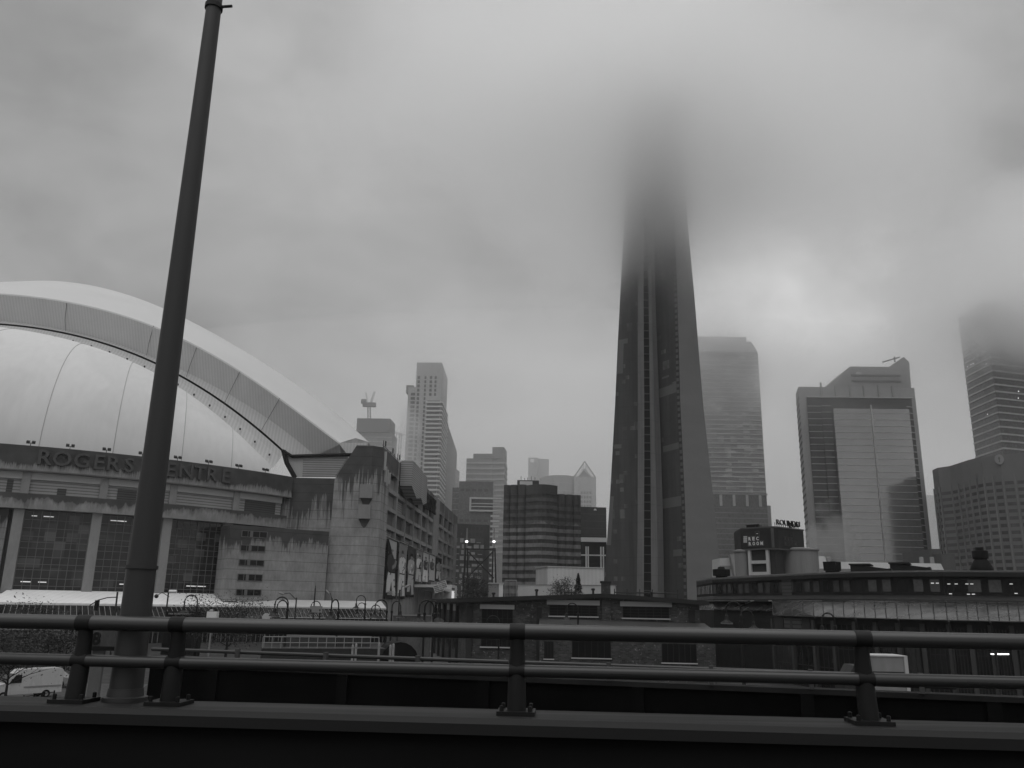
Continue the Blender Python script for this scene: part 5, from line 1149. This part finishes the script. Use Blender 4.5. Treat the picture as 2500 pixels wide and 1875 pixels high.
def cobra(px, ptop, Y, arm_px, arm_py, lab):
    p, q = at(px, ptop, Y), at(arm_px, arm_py, Y); o = thing('cobra_lamp', lab, 'street lamp', (p.x, Y, 0), 'road lamps in front of the stadium')
    build(MB().tube([(p.x, Y, 0), p], [.13, .09], 10), 'post', m_dark, o, True); m = p.lerp(q, .55) + Vector((0, 0, .35)); build(MB().tube([p - Vector((0, 0, .3)), m, q], .05, 8), 'arm', m_dark, o, True)
    d = (q - p).normalized(); build(MB().tube([q - d * .1, q + d * .25, q + d * .8], [.08, .16, .07], 8), 'lamp_head', m_mid, o, True)
cobra(724, 1459, 120, 692, 1450, 'road lamp with a long arm reaching left over the canopy'); cobra(770, 1436, 122, 770.5, 1428, 'tall road lamp with a small second lamp, in front of the joint between the walls'); cobra(811, 1460, 125, 803, 1450, 'short road lamp with arm reaching left beside the edge on gooseneck')
cobra(976, 1440, 110, 989, 1434, 'thin road lamp curving right in front of the grey trousered banner')
p = at(413, 1433, 118); o = thing('camera_pole', 'thin pole with a white security camera in front of the canopy', 'pole', (p.x, 118, 0)); build(MB().tube([(p.x, 118, 0), p], .11, 8), 'post', m_dark, o)
c = at(422, 1446, 117.5); build(MB().tube([c - Vector((.5, 0, -.1)), c + Vector((.5, 0, .1))], .22, 8), 'camera', m_white, o); build(MB().tube([at(384, 1454, 118), at(396, 1446, 118), at(413, 1457, 118)], .05, 5), 'cable', m_dark, o); c = at(382, 1455, 118); build(MB().lathe((c.x, 118, c.z - .3), [(.1, 0), (.28, .15), (.28, .4), (.1, .55)], 10), 'ball_lamp', m_dark, o)
o = thing('signal_pole', 'traffic signal pole with a long curved mast arm before the canopy', 'traffic signal', (at(286, 1480, 112).x, 112, 0)); build(MB().tube([(at(286, 1480, 112).x, 112, 0), at(287, 1445, 112)], .12, 8), 'post', m_dark, o)
build(MB().tube([at(286, 1458, 112), at(262, 1459, 112), at(240, 1465, 112), at(219, 1478, 112)], .07, 6), 'mast_arm', m_dark, o); c = at(237, 1473, 112); build(MB().box((c.x - .22, 111.8, c.z - .9), (c.x + .22, 112.2, c.z + .4)), 'signal_head', m_black, o)
# ticket sign and bits in front of the canopy
p = at(440, 1500, 116); o = thing('ticket_sign', 'long dark fascia sign reading ticket market in pale letters', 'sign', (p.x, 116, 0)); TW = Wall((at(405, 1500, 116).x, 116), (at(486, 1500, 116).x, 116.5)); z0, z1 = TW.uv(440, 1506)[1], TW.uv(440, 1493)[1]
build(TW.box(MB(), 0, TW.len, 0, z1, -2, 0), 'fascia', m_black, o); build(text_on(TW, 'FAN TICKET MARKET', TW.uv(412, 1500)[0], TW.uv(468, 1500)[0], z0 + .28, z1 - .18, .01, .03, .0), 'lettering', m_pale, o)
c = at(519, 1502, 100); o = thing('white_box', 'small white utility box on a post left of the hedge', 'box', (c.x, 100, 0)); build(MB().box((c.x - .55, 99.6, c.z - .45), (c.x + .6, 100.4, c.z + .4)), 'box_body', m_white, o); build(MB().tube([(c.x, 100, 0), (c.x, 100, c.z - .46)], .1, 6), 'post', m_mid, o); build(MB().lathe((c.x - .2, 100, c.z + .41), [(.2, 0), (.25, .12), (.1, .25)], 8), 'lid', m_mid, o)
c = at(650, 1507, 108); o = thing('round_sign', 'pale round sign disc standing before the glazing bars', 'sign', (c.x, 108, 0)); build(MB().tube([(c.x, 107.95, c.z), (c.x, 108.05, c.z)], .5, 16), 'disc', m_pale, o); build(MB().tube([(c.x, 108.06, 0), (c.x, 108.06, c.z)], .06, 6), 'post', m_mid, o)
c = at(772, 1487, 118); o = thing('street_sign', 'small rectangular road sign on the tall road lamp', 'sign', (c.x, 118, 0)); build(MB().box((c.x - .85, 117.9, c.z - .45), (c.x + .85, 117.98, c.z + .4)), 'panel', m_mid, o); build(MB().tube([(c.x, 118.1, 0), (c.x, 118.1, c.z)], .05, 6), 'post', m_mid, o)
# wayfinding and the low walls in the yard
def lowwall(name, lab, x0, x1, yt, Y, m, d=.5, cat='wall', base=0):
    a, b = at(x0, yt, Y), at(x1, yt, Y); o = thing(name, lab, cat, ((a.x + b.x) / 2, Y, 0)); w = Wall((a.x, Y), (b.x, Y)); build(w.box(MB(), 0, w.len, base, a.z, -d, 0), 'wall_face', m, o); build(w.box(MB(), -.1, w.len + .1, a.z, a.z + .15, -d - .1, .1), 'coping', m_mid, o); return w, o
lowwall('retaining_wall', 'pale concrete retaining wall in the yard behind the rails', 700, 890, 1552, 112, M('yard_wall', .05, .8, .25))
lowwall('yard_wall', 'long ribbed concrete yard wall near the path', 826, 905, 1554, 104, STRIPE('ribbed_wall', .03, 0, .5, .8))
lowwall('planter_wall', 'short weathered concrete wall below the banners beside the path', 960, 1052, 1503, 122, M('weathered_wall', .09, .8, .5, .6), .6)
o = thing('turntable_bridge', 'dark steel turntable bridge with rounded ends in the yard', 'turntable', at(860, 1590, 78)); Yt = 78
a, b = at(640, 1583, Yt), at(990, 1583, Yt); w = Wall((a.x, Yt), (b.x, Yt + 4)); build(w.box(MB(), 0, w.len, a.z - 1.6, a.z, -3, 0), 'deck', m_dark, o)
mb = MB(); mb.tube([w.pt(w.len - 1, a.z - 1.2, -3.2), w.pt(w.len - 1, a.z - 1.2, .2)], 1.8, 20); build(mb, 'hooped_end', m_black, o)
hr = MB()
for h in (.5, 1.0): hr.tube([w.pt(0, a.z + h, .05), w.pt(w.len - 3, a.z + h, .05)], .04, 5)
for i in range(14): hr.tube([w.pt((w.len - 3) * i / 13, a.z, .05), w.pt((w.len - 3) * i / 13, a.z + 1, .05)], .04, 5)
build(hr, 'handrail', m_mid, o); build(w.box(MB(), 0, w.len, 0, a.z - 1.62, -2.5, -.5), 'pit_support', m_black, o)
random.seed(21)
for i, (px, Y, lab) in enumerate([(862, 74, 'white bollard left of the pair in front of the turntable'), (870, 74, 'pale bollard right of the pair in front of the turntable'), (926, 72, 'tall white bollard by the hooped end of the turntable'), (954, 72, 'taller white marker post right of the hooped end'), (961, 70, 'short white marker post beside the taller one')]):
    p = at(px, 1570, Y); o = thing('bollard', lab, 'bollard', (p.x, Y, 0), 'pale bollards around the turntable'); h = at(px, 1574 - (i % 3) * 3, Y).z; build(MB().lathe((p.x, Y, 0), [(.1, 0), (.1, h - .1), (.06, h)], 10), 'post', m_conc, o); build(MB().lathe((p.x, Y, h - .45), [(.108, 0), (.108, .2), (.1, .21)], 10), 'band', m_mid, o)
# truck behind the ramp guard
tk = thing('box_truck', 'white box truck parked behind the ramp guard below the roundhouse', 'truck', at(2185, 1640, 66)); Yk = 66
a, b, c = at(2128, 1604, Yk), at(2213, 1604, Yk), at(2246, 1612, Yk + 5); a.z = b.z
TKW = Wall((a.x, Yk + .1), (b.x, Yk)); zt_ = b.z; build(TKW.box(MB(), 0, TKW.len, zt_ - 2.6, zt_, -2.5, 0), 'cargo_box', M('truck_white', .2, .45, .25), tk)
TKE = Wall((b.x + .02, Yk), (b.x + .3, Yk + 2.6)); build(TKE.box(MB(), 0, 2.4, zt_ - 2.6, zt_, .0, .06), 'rear_door', m_mid, tk)
fr = MB(); TKW.box(fr, -.05, TKW.len + .05, zt_ + .002, zt_ + .09, -2.55, .06); TKW.box(fr, TKW.len - .22, TKW.len + .04, zt_ - 2.6, zt_, .003, .08); build(fr, 'edge_trim', m_pale, tk)
build(TKW.box(MB(), 0, TKW.len - .3, zt_ - 1.15, zt_ - 1.08, .004, .05), 'side_rail', m_dark, tk)
cb = MB(); TKW.poly(cb, [(-2.1, zt_ - 3.1), (-.05, zt_ - 3.1), (-.05, zt_ - .7), (-1.3, zt_ - .7), (-1.9, zt_ - 1.7), (-2.1, zt_ - 1.9)], -2.3, -.1); build(cb, 'cab', m_dark, tk)
for t in (-1.2, TKW.len - 1.3):
    p = TKW.pt(t, zt_ - 3.05, -.25); wh = build(MB().tube([p, p + TKW.n * .28], .48, 18), 'wheel', m_black, tk); build(MB().tube([p + TKW.n * .285, p + TKW.n * .32], .22, 12), 'rim', m_mid, wh)
build(TKW.box(MB(), -.5, TKW.len, zt_ - 2.95, zt_ - 2.62, -2.2, -.3), 'chassis', m_black, tk)
# white van at the lower left
vn = thing('delivery_van', 'white high roofed delivery van parked on the street below the highway', 'van', (0, 0, 0)); m_van = M('van_paint', .42, .3, .04, .3, .5)
VL, VW_, VH = 5.9, 2.05, 2.55
prof = [(0, .45), (0, .95), (.12, 1.2), (.95, 1.38), (1.75, 2.2), (2.1, VH - .08), (2.6, VH), (VL - .2, VH), (VL, VH - .2), (VL, .45)]
def side(y, ins): return [(x, y, z) if z < 1.3 else (x, y * (1 - ins * (z - 1.3) / 1.2), z) for x, z in prof]
mb = MB(); L_, R_ = side(-VW_ / 2, .1), side(VW_ / 2, .1); n = len(prof); mb.v += L_ + R_; mb.f.append(tuple(range(n))); mb.f.append(tuple(range(2 * n - 1, n - 1, -1)))
for i in range(n): j = (i + 1) % n; mb.f.append((i, n + i, n + j, j))
build(mb, 'body', m_van, vn)
build(MB().hexa([(1.02, -.86, 1.47), (1.02, .86, 1.47), (1.7, .80, 2.17), (1.7, -.80, 2.17), (.99, -.86, 1.5), (.99, .86, 1.5), (1.67, .80, 2.2), (1.67, -.80, 2.2)]), 'windscreen', m_glass, vn)
for s_ in (-1, 1):
    y = s_ * (VW_ / 2 - .008); 
    build(MB().hexa([(1.35, y, 1.42), (2.35, y, 1.42), (2.35, y + s_ * .012, 1.42), (1.35, y + s_ * .012, 1.42), (1.85, y * .955, 2.1), (2.35, y * .955, 2.1), (2.35, y * .955 + s_ * .012, 2.1), (1.85, y * .955 + s_ * .012, 2.1)]), 'side_window', m_glass, vn)
    build(MB().box((2.6, min(y, y + s_ * .03), .98), (VL - .1, max(y, y + s_ * .03), 1.1)), 'rub_strip', m_mid, vn); build(MB().box((-.03, s_ * .62 - .22, .98), (.1, s_ * .62 + .22, 1.18)), 'headlight', m_pale, vn)
    build(MB().box((1.5, min(s_ * 1.03, s_ * 1.28), 1.45), (1.62, max(s_ * 1.03, s_ * 1.28), 1.78)), 'wing_mirror', m_black, vn)
    for x in (1.0, VL - 1.35):
        p = Vector((x, s_ * (VW_ / 2 - .2), .36)); wh = build(MB().tube([p, p + Vector((0, s_ * .22, 0))], .36, 18), 'wheel', m_black, vn); build(MB().tube([p + Vector((0, s_ * .225, 0)), p + Vector((0, s_ * .25, 0))], .2, 12), 'rim', m_mid, wh)
build(MB().box((-.04, -.55, .55), (.02, .55, .92)), 'grille', m_black, vn); build(MB().box((-.06, -.98, .34), (.1, .98, .54)), 'bumper', m_dark, vn)
for s_ in (-1, 1): build(MB().box((.5, s_ * .45 - .22, 1.305), (.62, s_ * .45 + .22, 1.33)), 'bonnet_vent', m_black, vn)
p = at(-14, 1692, 70); vn.location = (p.x, 69, .01); vn.rotation_euler = (0, 0, math.radians(48)); vn.scale = (.88,) * 3
# number board on a pale post
p = at(243, 1560, 66); o = thing('number_board', 'pale stone faced board with a large black number 8 on a pale post', 'sign', (p.x, 66, 0)); NW = Wall((at(212, 1560, 66).x, 66), (at(282, 1560, 66).x, 66.2)); z0, z1 = NW.uv(243, 1578)[1], NW.uv(243, 1538)[1]
build(NW.box(MB(), 0, NW.len, z0, z1, -.3, 0), 'board', M('rock_face', .07, .9, .5, 2), o); t0, t1, a0, a1 = NW.rect(225, 1543, 246, 1575); build(text_on(NW, '8', t0, t1, a0, a1, .01, .06, .03), 'lettering', m_black, o)
build(NW.box(MB(), -.3, NW.len, z0 - .3, z0 - .005, -.4, .15), 'black_bar', m_black, o); t0, t1 = NW.uv(215, 1660)[0], NW.uv(243, 1660)[0]; build(NW.box(MB(), t0, t1, 0, z0 - .31, -.5, -.1), 'post', M('pale_post', .10, .8, .3), o)
# fence by the van
o = thing('street_fence', 'low dark post fence beside the parked van', 'fence', at(100, 1690, 63)); f0, f1 = at(60, 1690, 62.5), at(140, 1640, 66)
for i in range(4):
    q = f0.lerp(f1, i / 3); build(MB().tube([(q.x, q.y, 0), (q.x, q.y, 1.15)], .05, 6), 'post', m_black, o)
for h in (.55, 1.05): build(MB().tube([(f0.x, f0.y, h), (f1.x, f1.y, h)], .03, 5), 'rail', m_black, o)
# ---------------------------------------------------------------- trees
def tree(name, lab, base, h, r, leaves, m_leaf, trunk_r=.18, shape='round', group=None, low=.35, size=.35, seed=1, flat=1.0):
    rnd = random.Random(seed); o = thing(name, lab, 'tree', base, group); b = Vector(base); tr = MB(); tips = []
    tr.tube([b, b + Vector((.05 * h * .3, 0, h * .3)), b + Vector((0, .02 * h, h * .62)), b + Vector((.03, 0, h * .9))], [trunk_r, trunk_r * .8, trunk_r * .5, trunk_r * .15], 8)
    nl = 16 if shape != 'cone' else 26
    for i in range(nl):
        f = low + (0.95 - low) * (i + rnd.random()) / nl; a = i * 2.4 + rnd.random(); st_p = b + Vector((0, 0, h * f * .95))
        L_ = r * (1.06 - f) / (1 - low) * 1.0 if shape == 'cone' else r * (math.sin(math.pi * min(1, (f - low * .6) / (1 - low * .6))) ** .6) * rnd.uniform(.7, 1.1)
        up = -.1 if shape == 'cone' else rnd.uniform(.15, .7); e = st_p + Vector((math.cos(a) * L_, math.sin(a) * L_ * flat, L_ * up)); m = st_p.lerp(e, .5) + Vector((0, 0, .06 * L_))
        tr.tube([st_p, m, e], [trunk_r * .3, trunk_r * .2, trunk_r * .05], 5); tips += [(m, .7), (e, 1), (st_p.lerp(e, .75), .9)]
        if shape != 'cone':
            for _ in range(2): e2 = e + Vector((rnd.uniform(-1, 1), rnd.uniform(-1, 1), rnd.uniform(-.2, 1))) * r * .35; tr.tube([m, e2], [trunk_r * .12, trunk_r * .03], 4); tips.append((e2, .8))
    build(tr, 'trunk', G('bark', .02, rough=.9), o); cr = MB()
    for i in range(leaves):
        c, wgt = rnd.choice(tips); sp_ = r * (.3 if shape != 'cone' else .14) * wgt; q = c + Vector((rnd.gauss(0, sp_), rnd.gauss(0, sp_), rnd.gauss(0, sp_ * .7)))
        u = Vector((rnd.gauss(0, 1), rnd.gauss(0, 1), rnd.gauss(0, .6))).normalized(); v = u.cross(Vector((rnd.gauss(0, 1), rnd.gauss(0, 1), rnd.gauss(0, 1)))).normalized(); s = size * rnd.uniform(.5, 1.1)
        cr.poly(q - u * s, q + v * s * .5, q + u * s, q - v * s * .5)
    if shape == 'cone':
        cr = MB()
        for i in range(leaves):
            f = rnd.random() ** .8; z = h * (low * .6 + (1 - low * .6) * f); tier = .62 + .38 * abs(math.sin(f * 26)); R_ = r * (1.02 - f) ** .9 * tier * rnd.random() ** .4; a = rnd.random() * 6.283
            q = b + Vector((math.cos(a) * R_, math.sin(a) * R_, z - R_ * .25)); u = Vector((math.cos(a), math.sin(a), rnd.uniform(-.7, .1))).normalized(); v = u.cross(Vector((rnd.gauss(0, .3), rnd.gauss(0, .3), 1))).normalized(); s = size * rnd.uniform(.6, 1.2)
            cr.poly(q - u * s, q + v * s * .35, q + u * s, q - v * s * .35)
    build(cr, 'crown', m_leaf, o); return o
m_lf = M('dark_leaf', .035, .7, .5, .6, .2); m_lf2 = M('grey_leaf', .05, .7, .5, .6, .2); m_con = M('conifer_needles', .022, .8, .4, .8, .1)
def gbase(px, Y): p = at(px, 1500, Y); return (p.x, Y, 0)
def ht(px, py, Y): return at(px, py, Y).z
tree('park_tree', 'dark round tree at the foot of the steel gantry', gbase(1154, 190), ht(1154, 1400, 190), 3.0, 5200, m_lf, .25, size=.2, seed=2)
tree('park_tree', 'bushy open tree between the white pavilion and the conifer', gbase(1372, 150), ht(1372, 1411, 150), 2.0, 4200, m_lf2, .2, size=.14, seed=4, low=.5)
tree('conifer', 'small pointed dark conifer in front of the white pavilion', gbase(1412, 150), ht(1412, 1399, 150), 2.5, 6500, m_con, .18, 'cone', low=.42, size=.16, seed=5)
tree('park_tree', 'low shrubby tree beside the end of the long canopy', gbase(560, 112), ht(560, 1491, 112), 4.2, 5000, m_lf2, .2, size=.14, seed=6, low=.3)
tree('park_tree', 'thin leaved tree in front of the ticket sign lamp', gbase(480, 112), ht(474, 1476, 112), 2.0, 1100, m_lf, .15, size=.13, seed=8, low=.35)
tree('park_tree', 'wispy tree before the canopy at the left', gbase(80, 108), ht(80, 1483, 108), 3.0, 1500, m_lf, .16, size=.14, seed=9, low=.35)
tree('street_tree', 'near sparse street tree with its trunk across the white van', (gbase(44, 60)[0], 60, 0), ht(44, 1606, 60) , 2.6, 420, m_lf, .13, size=.1, seed=11, low=.55)
for i, (px, Y, yt, lab) in enumerate([(20, 84, 1546, 'dense dark shrub at the far left behind the railings'), (75, 88, 1540, 'dark twiggy shrub second from the left behind the railings'), (130, 86, 1544, 'dark leafy shrub between the railings left of the lamp post'), (175, 90, 1550, 'dark shrub half behind the first railing post')]):
    tree('shrub', lab, gbase(px, Y), ht(px, yt, Y), 2.2, 2600, m_lf if i % 2 else m_lf2, .1, size=.13, seed=30 + i, low=.1, group='dark shrubs behind the railings')
p = at(108, 1589, 80); o = thing('parked_car', 'pale parked car half hidden among the dark shrubs', 'car', (p.x, 80, 0)); 
cbm = MB(); cw = Wall((p.x - 1.1, 79), (p.x + 3.2, 79.3)); cw.poly(cbm, [(0, .35), (4.2, .35), (4.25, .8), (3.4, .95), (2.7, 1.4), (1.2, 1.42), (.6, .95), (0, .85)], -1.7, 0); build(cbm, 'body', m_mid, o); build(cw.poly(MB(), [(.85, .97), (2.95, .97), (2.55, 1.34), (1.25, 1.35)], .004, .03), 'side_window', m_glass, o)
for t in (.85, 3.4): q = cw.pt(t, .32, -.05); wh = build(MB().tube([q, q + cw.n * .12], .32, 16), 'wheel', m_black, o)
build(cw.box(MB(), .02, .3, .62, .8, .003, .06), 'headlight', G('headlight_white', .7), o)
lowwall('garden_wall', 'low pale garden wall behind the dark shrubs at the far left', -60, 150, 1536, 96, M('garden_wall', .05, .8, .3))
# a white pipe and a security lamp on the lower block, vehicles' roofs near the pavilion
o = thing('shed', 'small pale flat roofed shed right of the gantry foot', 'shed', at(1210, 1430, 190)); w = Wall((at(1193, 1430, 190).x, 190), (at(1228, 1430, 190).x, 190)); zt_ = w.uv(1210, 1425)[1]
build(w.box(MB(), 0, w.len - .9, 0, zt_, -4, 0), 'wall', m_mid, o); build(w.box(MB(), w.len - .88, w.len, 0, zt_, -4, .05), 'white_end', m_white, o); build(w.box(MB(), -.15, w.len + .15, zt_, zt_ + .2, -4.2, .2), 'roof', m_pale, o)
o = thing('mesh_screen', 'thin framed mesh screen standing right of the pale shed', 'screen', at(1246, 1440, 188)); w = Wall((at(1233, 1430, 188).x, 188), (at(1261, 1430, 188).x, 188)); zt_ = w.uv(1246, 1417)[1]; fr = MB()
for t in (0, w.len): fr.tube([w.pt(t, 0), w.pt(t, zt_)], .1, 5)
fr.tube([w.pt(0, zt_), w.pt(w.len, zt_)], .1, 5); build(fr, 'frame', m_mid, o); ms = MB()
for i in range(1, 8): ms.tube([w.pt(w.len * i / 8, 0), w.pt(w.len * i / 8, zt_)], .04, 4)
for i in range(1, 7): ms.tube([w.pt(0, zt_ * i / 7), w.pt(w.len, zt_ * i / 7)], .04, 4)
build(ms, 'mesh', m_mid, o)
# ---------------------------------------------------------------- steam, low cloud and haze
def cloud(name, lab, c, r, dens, ns, amp, soft, cat='cloud'):
    o = build(MB().box((-1.5, -1.5, -1.5), (1.5, 1.5, 1.5)), name, VOL(name + '_air', dens, (ns, amp, soft), .88) , None); o.location = c; o.scale = r
    o['kind'] = 'stuff'; o['label'] = lab; o['category'] = cat; return o
cloud('low_cloud', 'thick low cloud swallowing the top of the concrete tower', (52, 274, 202), (150, 46, 94), .16, .014, 1.2, .85)
cloud('low_cloud', 'grey cloud over the top of the banded tower at the right edge', (314, 444, 192), (120, 52, 70), .17, .018, 1.2, .9)
cloud('low_cloud', 'thin cloud veil across the top of the chamfered hazy tower', (125, 500, 160), (75, 44, 60), .034, .03, 1.3, .95)
cloud('low_cloud', 'thin cloud veil around the top of the condo tower', (-58, 562, 168), (48, 36, 24), .011, .03, 1.1, .7)
cloud('low_cloud', 'thin veil hanging on the middle of the concrete tower', (52, 270, 140), (80, 40, 60), .008, .02, 1.2, .9); cloud('low_cloud', 'thin veil drifting before the top of the glass tower', (170, 395, 118), (70, 36, 36), .011, .03, 1.4, .9)
cloud('steam', 'wisp of steam drifting up in front of the glass tower', tuple(at(2030, 1325, 300)), (11, 6, 15), .16, .11, 1.5, .6, 'steam'); cloud('steam', 'faint steam rising beside the condo tower', tuple(at(998, 1080, 420)), (8, 7, 28), .07, .06, 1.4, .6, 'steam')
_m = MB().grid([[(60 + 700 * math.sin(a * math.pi / 24) * math.cos(b * math.pi / 24), 830 + 400 * math.sin(a * math.pi / 24) * math.sin(b * math.pi / 24), 80 + 180 * math.cos(a * math.pi / 24)) for b in range(48)] for a in range(1, 24)], True)
_n0 = len(_m.v); _m.f.append(tuple(range(48))); _m.f.append(tuple(range(_n0 - 1, _n0 - 49, -1)))
mist = build(_m, 'mist_bank', VOL('mist_air', .0013)); mist['kind'] = 'stuff'; mist['label'] = 'pale mist lying among the distant downtown towers'; mist['category'] = 'mist'
hz = build(MB().box((-1420, -60, -1.2), (1420, 1420, 262)), 'haze', VOL('haze_air', .00014)); hz['kind'] = 'stuff'; hz['label'] = 'thin grey haze filling the whole air of the scene'
